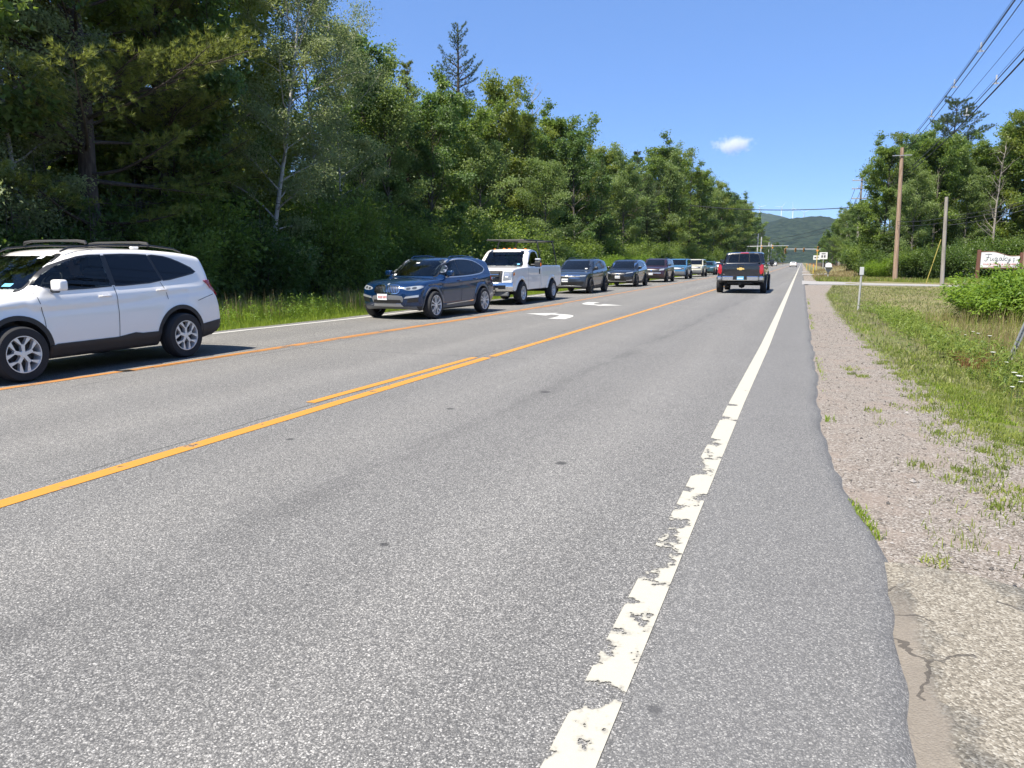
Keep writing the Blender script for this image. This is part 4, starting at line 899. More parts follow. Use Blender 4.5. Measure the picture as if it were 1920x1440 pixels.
    def interior(s, yd, zs, driver_y, w=.36, rear=True, floor=.38):
        """dashboard, seats and steering wheel"""
        S = s.S; hw = S['W'] - .16
        MB().box((0, yd + .12, zs - .02), (hw * 1.84, .40, .22), bev=.08).build('dashboard', MAT['dark_trim'], s.e, True)
        for q in (1, -1):
            m = MB(); m.box((q * w, driver_y - .12, zs - .22), (.50, .52, .16), bev=.06); m.box((q * w, driver_y + .22, zs + .08), (.48, .16, .66), Matrix.Rotation(math.radians(-14), 3, 'X'), bev=.06)
            st = m.build('seat', MAT['seat_fabric'], s.e, True)
            MB().box((q * w, driver_y + .31, zs + .50), (.26, .11, .19), bev=.05).build('headrest', MAT['seat_fabric'], st, True)
        if rear:
            m = MB(); m.box((0, driver_y + .85, zs - .2), (hw * 1.7, .5, .16), bev=.06); m.box((0, driver_y + 1.13, zs + .08), (hw * 1.7, .16, .6), Matrix.Rotation(math.radians(-14), 3, 'X'), bev=.06); m.build('rear_seat', MAT['seat_fabric'], s.e, True)
        R = Matrix.Translation((w, yd + .38, zs + .20)) @ Matrix.Rotation(math.radians(62), 4, 'X')
        m = MB(); m.lathe([(.185 + .016 * math.cos(a), .016 * math.sin(a)) for a in np.linspace(0, 2 * math.pi, 8, endpoint=False)], 24, R, True); m.tube([R @ Vector((-.18, 0, 0)), R @ Vector((.18, 0, 0))], .02, 6); m.build('steering_wheel', MAT['dark_trim'], s.e, True)
_wc = {}
def obj_wheel_meshes(R, wd, style, rr, rim):
    key = (R, wd, style, rr, rim)
    if key in _wc: return _wc[key]
    M = Matrix(((0, 0, 1, 0), (1, 0, 0, 0), (0, 1, 0, 0), (0, 0, 0, 1)))   # local z -> outward x
    r = R * rr; h = wd / 2; out = []
    m = MB(); m.lathe([(r, -h * .8), (r * 1.03, -h), (R * .93, -h * .98), (R * .985, -h * .78), (R, -h * .5), (R, -.012), (R * .985, -.010), (R * .985, .010), (R, .012), (R, h * .5), (R * .985, h * .78), (R * .93, h * .98), (r * 1.06, h * 1.0), (r * 1.0, h * .86)], 40, M)
    me = m.build('tyre', MAT['tyre_rubber'], None, True); out.append(('tyre', me.data)); COL.objects.unlink(me); bpy.data.objects.remove(me)
    m = MB(); m.lathe([(r * 1.0, h * .86), (r * 1.01, h * .95), (r * .965, h * .95), (r * .93, h * .72), (r * .92, -h * .5)], 40, M)
    def sp(poly, z0=h * .45, z1=h * .86): m.prism([(p[0] * r, p[1] * r) for p in poly], z0, z1, M)
    def pol(rad, a): return (rad * math.cos(a), rad * math.sin(a))
    N = {'star': 5, 'double': 5, 'five': 5, 'steel': 8}[style]
    for k in range(N):
        a = 2 * math.pi * k / N + math.pi / 2
        if style == 'star':
            sp([pol(.10, a - 1.2), pol(.26, a - .36), pol(.52, a - .20), pol(.56, a), pol(.52, a + .20), pol(.26, a + .36), pol(.10, a + 1.2)])
            for q in (-1, 1): sp([pol(.44, a + q * .02), pol(.50, a + q * .21), pol(.965, a + q * .53), pol(.965, a + q * .29)][::q])
        elif style == 'double':
            for q in (-1, 1): sp([pol(.12, a + q * .15), pol(.20, a + q * .75), pol(.55, a + q * .30), pol(.965, a + q * .36), pol(.965, a + q * .16), pol(.55, a + q * .13)][::q])
        elif style == 'five': sp([pol(.12, a - .9), pol(.5, a - .22), pol(.965, a - .20), pol(.965, a + .20), pol(.5, a + .22), pol(.12, a + .9)])
        else: sp([pol(.50, a - .20), pol(.96, a - .16), pol(.96, a + .16), pol(.50, a + .20)], h * .2, h * .5)
    m.lathe([(0, h * .88), (r * .16, h * .88), (r * .20, h * .80), (r * .2, h * .3)] if style != 'steel' else [(0, h * .9), (r * .22, h * .88), (r * .26, h * .5), (r * .52, h * .35), (r * .55, h * .2)], 24, M)
    me = m.build('rim', MAT[rim], None, True); out.append(('rim', me.data)); COL.objects.unlink(me); bpy.data.objects.remove(me)
    m = MB(); m.lathe([(0, h * .12), (r * .62, h * .12), (r * .64, h * .02), (r * .92, -h * .05), (r * .92, -h * .2)], 28, M); me = m.build('brake_disc', MAT['dark_alloy'] if style == 'steel' else MAT['black_plastic'], None, True); out.append(('brake_disc', me.data)); COL.objects.unlink(me); bpy.data.objects.remove(me)
    _wc[key] = out; return out
def suv(L, W, H, WB, fo, hood=1.0, cowl=(-.85, 1.10), belt=(1.12, 1.18), rf=-.15, rr_=None, R=.355, ra=.43, zb=.24, tum=.30, box=0.0, tail=.14, gh_in=.05, **k):
    """two-box body; y runs from the nose (negative) to the tail"""
    y0 = -WB / 2 - fo; y1 = y0 + L; W2 = W / 2; ro = y1 - .22 - .14 * (1 - box) if rr_ is None else rr_
    S = dict(L=L, W=W2, H=H, WB=WB, y0=y0, y1=y1, zb=zb)
    S['body'] = [(y0 + .16, .29), (y0 + .04, .40), (y0, .60), (y0 + .02, .80), (y0 + .05 + .05 * (1 - box), hood - .12), (y0 + .17 + .1 * (1 - box), hood - .03), (y0 + .60, hood + .035), (cowl[0], cowl[1]), (.3, belt[0] + .02), (y1 - .5, belt[1] + .02), (y1 - tail, belt[1] - .02), (y1 - .05, .95), (y1 - .01, .74), (y1, .60), (y1 - .04, .42), (y1 - .24, .32), (y1 - .75, zb), (y0 + .85, zb), (y0 + .4, .26)]
    S['gh'] = [(cowl[0] - .16, cowl[1] - .10), (cowl[0] + .02, cowl[1] + .03), ((cowl[0] + rf) / 2, (cowl[1] + H) / 2 + .01), (rf, H - .075), (rf + .35, H - .012), ((rf + ro) / 2 + .1, H + .005), (ro - .45, H - .03 + .02 * box), (ro - .02, H - .085 + .05 * box), (ro + .06, H - .13 + .06 * box), (y1 - tail - .02, belt[1] + .06), (y1 - tail - .08, belt[1] - .12), (cowl[0], cowl[1] - .2)]
    S['sec'] = [(.1, -.12), (zb, -.075), (.40, -.02), (.60, -.004), (.78, 0), (.95, -.006), (belt[0] - .03, -.035), (belt[0] + .05, -.075), (1.6, -.2)]
    S['plan'] = [(y0, -.07), (y0 + .5, -.022), (y0 + 1.1, 0), (y1 - 1.0, 0), (y1 - .4, -.02), (y1, -.06)]
    S.update(kf=.26, kr=.14, crown=.06, rb=.07, kg=.20, kgr=.10, ymid=.3, rcrown=.055, wbelt=W2 - gh_in, zbelt=belt[0], tum=tum, rg=.075, arch=[(-WB / 2, R, ra), (WB / 2, R, ra)])
    S.update(k); return S
# ------------------------------------------------------------------ the vehicles
car_paint('white_car_paint', (.84, .805, .745), rough=.4); car_paint('blue_car_paint', (.004, .028, .092), .5, .22); car_paint('white_truck_paint', (.78, .75, .70), rough=.4)
car_paint('slate_car_paint', (.035, .048, .070), .4, .3); car_paint('black_car_paint', (.010, .012, .016), .1, .25); car_paint('maroon_car_paint', (.035, .010, .012), .3, .3)
car_paint('azure_car_paint', (.055, .165, .29), .2, .3); car_paint('sand_car_paint', (.52, .50, .38), .1, .35); car_paint('teal_car_paint', (.020, .075, .085), .2, .3); car_paint('charcoal_car_paint', (.03, .03, .034), .2, .3); car_paint('black_truck_paint', (.006, .006, .007), .0, .22)
simple('rack_grey', (.035, .033, .031), .6)
def seams(c, lines, axis='x', **k):
    for q in ((1, -1) if axis == 'x' else (1,)):
        for L in lines: c.line('panel_gap', L, axis, side=q, **k)

# --- white sport utility car, cut by the left edge of the picture
S = suv(4.63, 1.815, 1.705, 2.67, .93, hood=1.03, cowl=(-1.24, 1.115), belt=(1.13, 1.20), rf=-.44, R=.352, ra=.425, zb=.27, tail=.20, tum=.30, flare=.012, crease=[(1.00, .045, .018)])
c = Car('sport_utility_car', S, 'white_car_paint', (-10.02, 7.76), res=.024, see=True)
tag(c.e, 'white sport utility car with black roof rails and star shaped alloy wheels', 'car')
dlo = [(-1.06, 1.135), (-.72, 1.40), (-.36, 1.545), (.0, 1.59), (.6, 1.60), (1.15, 1.585), (1.42, 1.52), (1.80, 1.355), (1.70, 1.325), (1.05, 1.215), (.1, 1.165)]
c.windows(dlo, [(.17, .13, .085), (1.10, .92, .05)], clear=(0,))
c.screen('windscreen', [(-.68, 1.15), (.68, 1.15), (.56, 1.585), (-.56, 1.585)], 'f')
c.screen('rear_window', [(-.55, 1.22), (.55, 1.22), (.48, 1.55), (-.48, 1.55)], 'r', clear=False)
c.archs('black_plastic', .058, .012); c.wheels(.352, .235, 'star', .66)
c.both('sill_cladding', [(-.93, .28), (-.93, .40), (-.80, .43), (.15, .435), (.45, .475), (.58, .455), (.88, .455), (.88, .28)], 'x', 'black_plastic', off=.012)
c.both('bumper_cladding', [(1.80, .30), (1.80, .50), (2.05, .53), (2.31, .56), (2.31, .36), (2.05, .30)], 'x', 'black_plastic', off=.010)
c.patch('bumper_cladding', [(-.72, .32), (.72, .32), (.78, .56), (-.78, .56)], 'r', 'black_plastic', off=.012)
c.patch('bumper_cladding', [(-.75, .28), (.75, .28), (.70, .48), (-.70, .48)], 'f', 'black_plastic', off=.012)
seams(c, [[(-1.03, 1.11), (-1.0, .95), (-.96, .75), (-.95, .42)], [(.17, 1.16), (.18, .8), (.17, .43)], [(1.02, 1.19), (1.08, 1.05), (1.10, .93)], [(1.72, .88), (1.9, .93), (2.2, 1.0)], [(2.03, 1.57), (2.06, 1.30), (2.2, 1.02)]])
c.handles([(-.02, 1.025), (1.0, 1.075)], 'white_car_paint'); c.mirror(-.80, 1.20, .88, 'white_car_paint')
for q in (1, -1):
    c.patch('taillight', [(1.90, 1.20), (2.14, 1.215), (2.24, 1.10), (2.26, 1.0), (2.16, 1.0), (2.04, 1.07)], 'x', 'red_lens', off=.020, skirt=.04, side=q, step=.025)
c.both('taillight', [(.58, 1.02), (.84, 1.02), (.84, 1.19), (.58, 1.19)], 'r', 'red_lens', off=.012)
c.both('headlight', [(.48, .78), (.84, .82), (.86, .94), (.50, .90)], 'f', 'lamp_lens', off=.006)
c.patch('grille', [(-.40, .62), (.40, .62), (.46, .90), (-.46, .90)], 'f', 'satin_black', off=.006)
rl = MB()
for q in (1, -1):
    m = MB(); m.tube([(q * .60, -.42, 1.64), (q * .61, -.30, 1.69), (q * .61, .2, 1.74), (q * .61, 1.1, 1.745), (q * .60, 1.55, 1.705), (q * .585, 1.72, 1.655)], [.012, .016, .016, .016, .016, .010], 8, flat=1.0); m.build('roof_rail', MAT['satin_black'], c.e, True)
for y in (-.02, 1.05):
    m = MB(); m.tube([(-.62, y, 1.745), (-.60, y, 1.775), (-.45, y, 1.795), (0, y, 1.80), (.45, y, 1.795), (.60, y, 1.775), (.62, y, 1.745)], [.018, .024, .018, .014, .018, .024, .018], 8, flat=1.0); m.build('cross_bar', MAT['rack_grey'], c.e, True)
MB().box((0, 1.35, 1.725), (.06, .16, .05), bev=.02).build('antenna_fin', MAT['white_car_paint'], c.e, True)
c.both('mud_flap', [(-.98, .22), (-.98, .36), (-.93, .36), (-.93, .22)], 'x', 'black_plastic', off=.004)
c.patch('inspection_sticker', [(.40, 1.185), (.52, 1.185), (.52, 1.225), (.40, 1.225)], 'f', 'sticker_blue', off=.011, skirt=0); c.patch('inspection_sticker', [(.36, 1.545), (.43, 1.545), (.43, 1.575), (.36, 1.575)], 'f', 'plate_white', off=.011, skirt=0)
c.interior(-.78, 1.0, .02); c.finish_body(); subaru = c

# --- dark blue sport utility car facing the camera
S = suv(4.71, 1.89, 1.655, 2.864, .84, hood=1.02, cowl=(-1.06, 1.09), belt=(1.10, 1.14), rf=-.24, R=.365, ra=.44, zb=.25, tail=.16, tum=.34, flare=.018, kf=.34, kg=.24, crease=[(.93, .02, .016)])
c = Car('sport_utility_car', S, 'blue_car_paint', (-9.93, 19.25), rz=math.radians(-3.5), res=.026, see=True)
tag(c.e, 'dark blue sport utility car with twin rounded chrome grilles', 'car')
dlo = [(-.92, 1.115), (-.55, 1.36), (-.22, 1.51), (.15, 1.555), (.75, 1.555), (1.25, 1.50), (1.70, 1.33), (1.72, 1.28), (1.50, 1.20), (.9, 1.15), (0, 1.12)]
c.windows(dlo, [(.14, .06, .05), (1.12, .96, .03)], ring='silver_trim', clear=(0,), tw=.018)
c.screen('windscreen', [(-.72, 1.12), (.72, 1.12), (.56, 1.545), (-.56, 1.545)], 'f'); c.screen('rear_window', [(-.58, 1.16), (.58, 1.16), (.48, 1.5), (-.48, 1.5)], 'r', clear=False)
c.archs('grey_plastic', .05, .012); c.wheels(.365, .245, 'double', .72)
c.both('sill_cladding', [(-.95, .26), (-.95, .36), (.95, .42), (.95, .26)], 'x', 'grey_plastic', off=.012)
for q in (1, -1): c.patch('sill_trim', [(-.80, .335), (.85, .385), (.86, .41), (-.80, .36)], 'x', 'chrome', off=.022, side=q)
for q in (1, -1):
    K = chaikin([(q * .035, .71), (q * .10, .685), (q * .33, .70), (q * .385, .75), (q * .365, .865), (q * .30, .895), (q * .09, .895), (q * .04, .86)], 2)
    g = c.patch('grille', K, 'f', 'satin_black', off=.006, skirt=.02)
    c.patch('grille_surround', K, 'f', 'chrome', off=.020, skirt=.03, ring=.016, parent=g)
    for k in range(7):
        a = q * (.075 + .047 * k); t = .885 - .02 * abs(k - 3) / 3; b = .705 + .005 * abs(k - 3)
        c.patch('slat', [(a - .008, b), (a + .008, b), (a + .008, t), (a - .008, t)], 'f', 'chrome', off=.028, skirt=.03, step=.3, parent=g)
    hp = [(.46, .80), (.60, .765), (.80, .775), (.93, .845), (.90, .89), (.74, .885), (.50, .845)]
    h = c.patch('headlight', chaikin([(q * a, b) for a, b in hp], 1), 'f', 'lamp_lens', off=.006)
    for (ax2, az2) in ((.60, .815), (.74, .83)): c.patch('lamp_unit', chaikin([(q * (ax2 - .055), az2 - .032), (q * (ax2 + .055), az2 - .026), (q * (ax2 + .05), az2 + .034), (q * (ax2 - .05), az2 + .028)], 1), 'f', 'lamp_dark', off=.009, skirt=.006, parent=h)
    c.patch('bumper_trim', [(q * .50, .555), (q * .86, .60), (q * .86, .655), (q * .55, .61)], 'f', 'silver_trim', off=.016)
    c.patch('air_intake', [(q * .56, .45), (q * .84, .47), (q * .85, .58), (q * .60, .54)], 'f', 'satin_black', off=.005)
c.patch('bumper_panel', chaikin([(-.44, .42), (.44, .42), (.50, .60), (.30, .645), (-.30, .645), (-.50, .60)], 1), 'f', 'grey_plastic', off=.006)
c.patch('air_intake', [(-.44, .44), (.44, .44), (.40, .525), (-.40, .525)], 'f', 'satin_black', off=.012)
c.patch('skid_plate', [(-.46, .345), (.46, .345), (.40, .415), (-.40, .415)], 'f', 'silver_trim', off=.022)
c.patch('bumper_cladding', [(-.80, .26), (.80, .26), (.78, .345), (-.78, .345)], 'f', 'grey_plastic', off=.012)
c.plate('f', -.12, .595, 'plate_white', 'plate_red', off=.03, seed=4)
c.patch('badge', [(math.cos(a) * .032, .925 + math.sin(a) * .026) for a in np.linspace(0, 6.283, 18, endpoint=False)], 'f', 'lamp_lens', off=.006, skirt=.008)
c.both('taillight', [(.48, .95), (.82, .95), (.84, 1.08), (.50, 1.08)], 'r', 'red_lens', off=.01); c.both('taillight', [(2.02, .97), (2.22, .96), (2.24, 1.06), (2.06, 1.08)], 'x', 'red_lens', off=.008)
seams(c, [[(-.98, 1.08), (-.93, .9), (-.88, .5)], [(.12, 1.12), (.15, .8), (.13, .42)], [(1.10, 1.14), (1.12, .98), (1.02, .80)]])
c.line('bonnet_gap', [(-.70, -1.95), (-.78, -1.5), (-.78, -.95)], 't'); c.line('bonnet_gap', [(.70, -1.95), (.78, -1.5), (.78, -.95)], 't')
c.handles([(.0, .985), (.98, 1.02)], 'blue_car_paint'); c.mirror(-.62, 1.19, .86, 'blue_car_paint')
for q in (1, -1): MB().tube([(q * .60, -.05, 1.60), (q * .605, .1, 1.655), (q * .60, .8, 1.675), (q * .575, 1.5, 1.635), (q * .565, 1.62, 1.585)], [.010, .016, .016, .016, .010], 6).build('roof_rail', MAT['blue_car_paint'], c.e, True)
c.patch('roof_panel', chaikin([(-.45, .15), (.45, .15), (.42, 1.25), (-.42, 1.25)], 1), 't', 'privacy_glass', off=.004, step=.12)
c.patch('inspection_sticker', [(-.66, 1.13), (-.56, 1.13), (-.56, 1.17), (-.66, 1.17)], 'f', 'plate_white', off=.012, skirt=0); c.patch('toll_tag', [(-.16, 1.46), (-.05, 1.46), (-.05, 1.485), (-.16, 1.485)], 'f', 'plate_white', off=.012, skirt=0)
c.interior(-.62, .95, .12); c.finish_body()

# --- pickups
def pickup(L, W, H, WB, fo, hood, cowl, rf, rb, cabr, rail, R, ra, zb, belt, **k):
    y0 = -WB / 2 - fo; y1 = y0 + L; W2 = W / 2; S = dict(L=L, W=W2, H=H, WB=WB, y0=y0, y1=y1, zb=zb)
    S['body'] = [(y0 + .14, .50), (y0 + .03, .56), (y0, .80), (y0 + .02, 1.05), (y0 + .06, hood - .06), (y0 + .20, hood), (y0 + .7, hood + .04), (cowl[0], cowl[1]), (cowl[0] + .3, belt), (cabr - .1, belt), (cabr + .05, rail), (y1 - .4, rail), (y1 - .04, rail), (y1, rail - .04), (y1, .75), (y1 - .02, .62), (y1 - .35, zb + .02), (y1 - 1.0, zb), (y0 + .95, zb), (y0 + .5, .46)]
    S['gh'] = [(cowl[0] - .12, cowl[1] - .10), (cowl[0] + .04, cowl[1] + .04), ((cowl[0] + rf) / 2, (cowl[1] + H) / 2 + .01), (rf, H - .07), (rf + .25, H - .012), ((rf + rb) / 2, H + .005), (rb - .2, H - .015), (rb, H - .05), (rb + .03, H - .12), (cabr, belt + .06), (cabr, belt - .25), (cowl[0], cowl[1] - .25)]
    S['sec'] = [(.3, -.06), (zb, -.03), (zb + .2, -.008), (.95, 0), (1.15, -.004), (belt, -.03), (belt + .1, -.05), (2, -.2)]
    S['plan'] = [(y0, -.035), (y0 + .5, -.01), (y0 + 1, 0), (y1 - .5, 0), (y1, -.015)]
    S.update(kf=.16, kr=.03, crown=.035, rb=.045, kg=.12, kgr=.04, ymid=(rf + rb) / 2, rcrown=.05, wbelt=W2 - .045, zbelt=belt, tum=.22, rg=.08, arch=[(-WB / 2, R, ra), (WB / 2, R, ra)], railz=rail, bed=(cabr + .10, y1 - .06, W2 - .10, rail - .52), gap=(cabr + .015, cabr + .045, zb - .1), flare=.03); S.update(k); return S
S = pickup(5.80, 2.03, 1.985, 3.48, .98, 1.28, (-1.16, 1.36), -.56, .40, .50, 1.40, .405, .49, .50, 1.34)
c = Car('pickup_truck', S, 'white_truck_paint', (-10.30, 26.75), res=.03, see=True)
tag(c.e, 'white pickup truck with chrome bumper, amber roof lamps and black ladder rack', 'truck')
c.windows([(-.98, 1.36), (-.62, 1.62), (-.34, 1.83), (-.1, 1.87), (.22, 1.86), (.36, 1.42), (.34, 1.36)], [], clear=(0,))
c.screen('windscreen', [(-.80, 1.36), (.80, 1.36), (.68, 1.87), (-.68, 1.87)], 'f'); c.screen('rear_window', [(-.62, 1.45), (.62, 1.45), (.56, 1.84), (-.56, 1.84)], 'r')
c.archs('white_truck_paint', .03, .012, a0=-12, a1=192); c.wheels(.405, .265, 'steel', .60, 'alloy')
GP = [(-.62, .80), (.62, .80), (.65, 1.20), (-.65, 1.20)]; g = c.patch('grille', GP, 'f', 'satin_black', off=.012)
c.patch('grille_surround', off_poly(np.array(GP), -.09), 'f', 'steel_dark', off=.05, skirt=.06, ring=.09, parent=g)
for z in (.90, 1.02, 1.12): c.patch('grille_bar', [(-.54, z - .032), (.54, z - .032), (.54, z + .032), (-.54, z + .032)], 'f', 'black_plastic' if z != .90 else 'satin_black', off=.045, skirt=.05, parent=g)
for z in (.955, 1.07): c.patch('grille_bar', [(-.54, z - .008), (.54, z - .008), (.54, z + .008), (-.54, z + .008)], 'f', 'chrome', off=.05, skirt=.05, parent=g)
for q in (1, -1):
    h = c.patch('headlight', [(q * .68, .86), (q * .95, .90), (q * .985, 1.16), (q * .70, 1.19)], 'f', 'lamp_lens', off=.010, step=.05)
    c.patch('turn_signal', [(-2.50, 1.02), (-2.36, 1.04), (-2.34, 1.14), (-2.48, 1.13)], 'x', 'amber_lens', off=.010, side=q, step=.05, parent=h)
    c.patch('headlight', [(-2.62, .88), (-2.50, .90), (-2.46, 1.16), (-2.62, 1.17)], 'x', 'lamp_lens', off=.008, side=q, step=.05)
    c.patch('lamp_unit', chaikin([(q * .72, .98), (q * .90, .98), (q * .90, 1.12), (q * .72, 1.12)], 1), 'f', 'silver_trim', off=.016, skirt=.01, parent=h)
bm_ = MB(); n = 17; xs_ = np.linspace(-1.02, 1.02, n)
prof = lambda x: -2.80 + .20 * (abs(x) / 1.0) ** 3.2
V = []
for x in xs_:
    y = prof(x); V += [(x, y + .16, .80), (x, y + .02, .80), (x, y - .01, .77), (x, y - .015, .62), (x, y + .01, .50), (x, y + .10, .47)]
bo = obj('bumper', mesh_np('bumper', np.array(V), [grid_faces(6, n)], [MAT['chrome']], smooth=True), c.e)
for q in (1, -1):
    V = []; xa = np.linspace(q * .55, q * .80, 5)
    for x in xa: V += [(x, prof(x) - .022, .565), (x, prof(x) - .024, .70)]
    obj('fog_lamp_recess', mesh_np('fog_lamp_recess', np.array(V), [grid_faces(2, 5)], [MAT['satin_black']]), bo)
V = []
for x in np.linspace(-.44, .44, 5): V += [(x, prof(x) - .022, .53), (x, prof(x) - .024, .66)]
obj('air_intake', mesh_np('air_intake', np.array(V), [grid_faces(2, 5)], [MAT['satin_black']]), bo)
MB().box((0, -2.62, .40), (1.75, .12, .16), bev=.03).build('air_dam', MAT['grey_plastic'], c.e, True)
for q in (1, -1): MB().tube([(q * .42, -2.72, .45), (q * .42, -2.82, .43), (q * .42, -2.86, .40), (q * .42, -2.80, .37)], .022, 6).build('tow_hook', MAT['steel_dark'], c.e, True)
for x in (-.62, -.22, 0, .22, .62): MB().box((x, -.28 + .06 * abs(x), 1.985 - .045 * x * x), (.11, .09, .05), bev=.02).build('roof_lamp', MAT['amber_lens'], c.e, True)
for q in (1, -1):
    m = MB().box((q * 1.25, -.62, 1.42), (.24, .13, .20), bev=.03).build('mirror', MAT['black_plastic'], c.e, True); MB().box((q * 1.25, -.62, 1.585), (.22, .12, .08), bev=.025).build('mirror_cap', MAT['silver_trim'], m, True)
    MB().tube([(q * .98, -.62, 1.40), (q * 1.16, -.62, 1.40)], .025, 6).build('mirror_arm', MAT['black_plastic'], m); MB().box((q * 1.372, -.62, 1.40), (.02, .10, .13), bev=.01).build('mirror_signal', MAT['amber_lens'], m)
seams(c, [[(-.98, 1.32), (-1.0, 1.0), (-.95, .52)], [(.35, 1.34), (.37, .9), (.33, .52)]])
for q in (1, -1): p, d = c.hit('x', .20, 1.12, 0, q); MB().box((p.x + q * .012, .20, 1.15), (.03, .05, .20), bev=.012).build('door_handle', MAT['black_plastic'], c.e, True)
m = MB(); rk = []
for q in (1, -1):
    for y in (.62, 2.55): MB().tube([(q * .93, y, 1.38), (q * .93, y, 1.55), (q * .80, y - .04, 2.20), (q * .74, y - .04, 2.30)], .026, 6).build('rack_post', MAT['steel_dark'], c.e, True)
    MB().tube([(q * .74, -.72, 2.30), (q * .74, 2.75, 2.32)], .028, 6).build('rack_rail', MAT['steel_dark'], c.e, True)
for y in (-.70, .58, 2.51): MB().tube([(-.74, y, 2.30), (.74, y, 2.30)], .026, 6).build('rack_bar', MAT['steel_dark'], c.e, True)
c.both('taillight', [(.86, .95), (.985, .95), (.985, 1.30), (.86, 1.30)], 'r', 'red_lens', off=.012)
MB().box((0, 3.14, .62), (1.9, .16, .18), bev=.03).build('rear_bumper', MAT['chrome'], c.e, True)
MB().tube([(0, -1.4, .42), (0, 2.2, .46)], .07, 8).build('drive_shaft', MAT['steel_dark'], c.e, True)
for y in (-1.74, 1.74): MB().tube([(-.85, y, .40), (.85, y, .40)], .06, 8).build('axle', MAT['steel_dark'], c.e, True)
c.patch('inspection_sticker', [(.60, 1.40), (.70, 1.40), (.70, 1.44), (.60, 1.44)], 'f', 'sticker_blue', off=.012, skirt=0)
c.interior(-.80, 1.20, -.28, w=.42, rear=False); c.finish_body(); ford = c

# --- black pickup driving away
S = pickup(6.05, 2.06, 1.94, 3.90, .98, 1.22, (-1.44, 1.34), -.80, 1.02, 1.12, 1.42, .42, .50, .48, 1.32)
c = Car('pickup_truck', S, 'black_truck_paint', (-2.70, 40.6), rz=math.pi, res=.034, see=False, sc_=1.03)
tag(c.e, 'black pickup truck driving away with red tail lamps and a chrome rear bumper', 'truck')
c.windows([(-1.25, 1.36), (-.85, 1.62), (-.55, 1.78), (-.2, 1.82), (.85, 1.80), (1.0, 1.40), (.95, 1.35)], [(-.05, -.08, .06)])
c.screen('windscreen', [(-.80, 1.36), (.80, 1.36), (.66, 1.82), (-.66, 1.82)], 'f'); rw = c.screen('rear_window', [(-.76, 1.44), (.76, 1.44), (.64, 1.84), (-.64, 1.84)], 'r', sm=1)
c.line('window_divider', [(-.24, 1.46), (-.23, 1.82)], 'r', w=.025, off=.014, parent=rw); c.line('window_divider', [(.24, 1.46), (.23, 1.82)], 'r', w=.025, off=.014, parent=rw)
c.archs('black_truck_paint', .035, .014, a0=-12, a1=192); c.wheels(.42, .285, 'five', .62, 'alloy')
c.patch('brake_lamp', [(-.20, 1.865), (.20, 1.865), (.18, 1.915), (-.18, 1.915)], 'r', 'red_lens', off=.012, skirt=.02)
for q in (1, -1):
    h = c.patch('taillight', chaikin([(q * .835, .90), (q * .99, .90), (q * .995, 1.34), (q * .85, 1.34)], 1), 'r', 'red_lens', off=.014, step=.05); c.patch('taillight', [(3.0, .92), (3.12, .92), (3.12, 1.33), (3.0, 1.33)], 'x', 'red_lens', off=.010, side=q)
    c.patch('reversing_lamp', [(q * .88, 1.05), (q * .96, 1.05), (q * .96, 1.13), (q * .88, 1.13)], 'r', 'amber_lens', off=.018, skirt=.01, parent=h) if False else None
y1 = S['y1']; bm = MB(); bm.box((0, y1 + .10, .70), (1.62, .20, .20), bev=.03); bo = bm.build('bumper', MAT['chrome'], c.e, True)
for q in (1, -1): MB().box((q * .93, y1 + .06, .70), (.24, .22, .21), bev=.05).build('bumper_corner', MAT['chrome'], bo, True); MB().box((q * .93, y1 + .07, .585), (.24, .18, .05), bev=.015).build('bumper_step', MAT['black_plastic'], bo, True)
MB().box((0, y1 + .199, .72), (.62, .012, .17), bev=.004).build('plate_recess', MAT['satin_black'], bo)
pl_ = MB().box((-.02, y1 + .209, .715), (.305, .012, .155)).build('licence_plate', MAT['plate_blue'], c.e)
for k in range(6): MB().box((-.12 + k * .043, y1 + .2165, .70), (.028, .003, .06)).build('plate_character', MAT['plate_white'], pl_)
MB().box((0, y1 - .02, .47), (.12, .26, .10)).build('hitch_receiver', MAT['steel_dark'], c.e); MB().tube([(-.55, y1 - .02, .50), (.55, y1 - .02, .50)], .05, 8).build('hitch_tube', MAT['steel_dark'], c.e); MB().tube([(-.9, -1.95 + 3.9, .42), (.9, -1.95 + 3.9, .42)], .075, 8).build('axle', MAT['steel_dark'], c.e); MB().lathe([(.02, -.16), (.14, -.12), (.19, 0), (.14, .12), (.02, .16)], 14, Matrix.Translation((0, 1.95, .40)) @ Matrix.Rotation(math.pi / 2, 4, 'Y')).build('axle_housing', MAT['steel_dark'], c.e, True)
MB().tube([(.62, y1 - .5, .45), (.62, y1 + .02, .43)], .035, 8).build('exhaust_pipe', MAT['steel_dark'], c.e)
bt = [(-.165, .0), (-.15, -.035), (-.055, -.035), (-.055, -.062), (.055, -.062), (.055, -.035), (.165, -.035), (.15, .0), (.165, .035)]
bt = [(-.17, -.034), (-.062, -.034), (-.058, -.062), (.062, -.062), (.066, -.034), (.15, -.034), (.17, .034), (.062, .034), (.058, .062), (-.062, .062), (-.066, .034), (-.15, .034)]
c.patch('badge', [(a, 1.14 + b) for a, b in bt], 'r', 'gold_badge', off=.016, skirt=.012, step=.5)
c.patch('tailgate_handle', [(-.16, 1.24), (.16, 1.24), (.15, 1.31), (-.15, 1.31)], 'r', 'satin_black', off=.012, skirt=.01); c.patch('badge', [(.70, .875), (.78, .875), (.78, .90), (.70, .90)], 'r', 'chrome', off=.008, skirt=.004)
c.line('tailgate_crease', [(-.80, 1.235), (.80, 1.235)], 'r', 'satin_black', w=.012, off=.003); c.line('panel_gap', [(-.82, .84), (-.83, 1.38)], 'r', off=.003); c.line('panel_gap', [(.82, .84), (.83, 1.38)], 'r', off=.003)
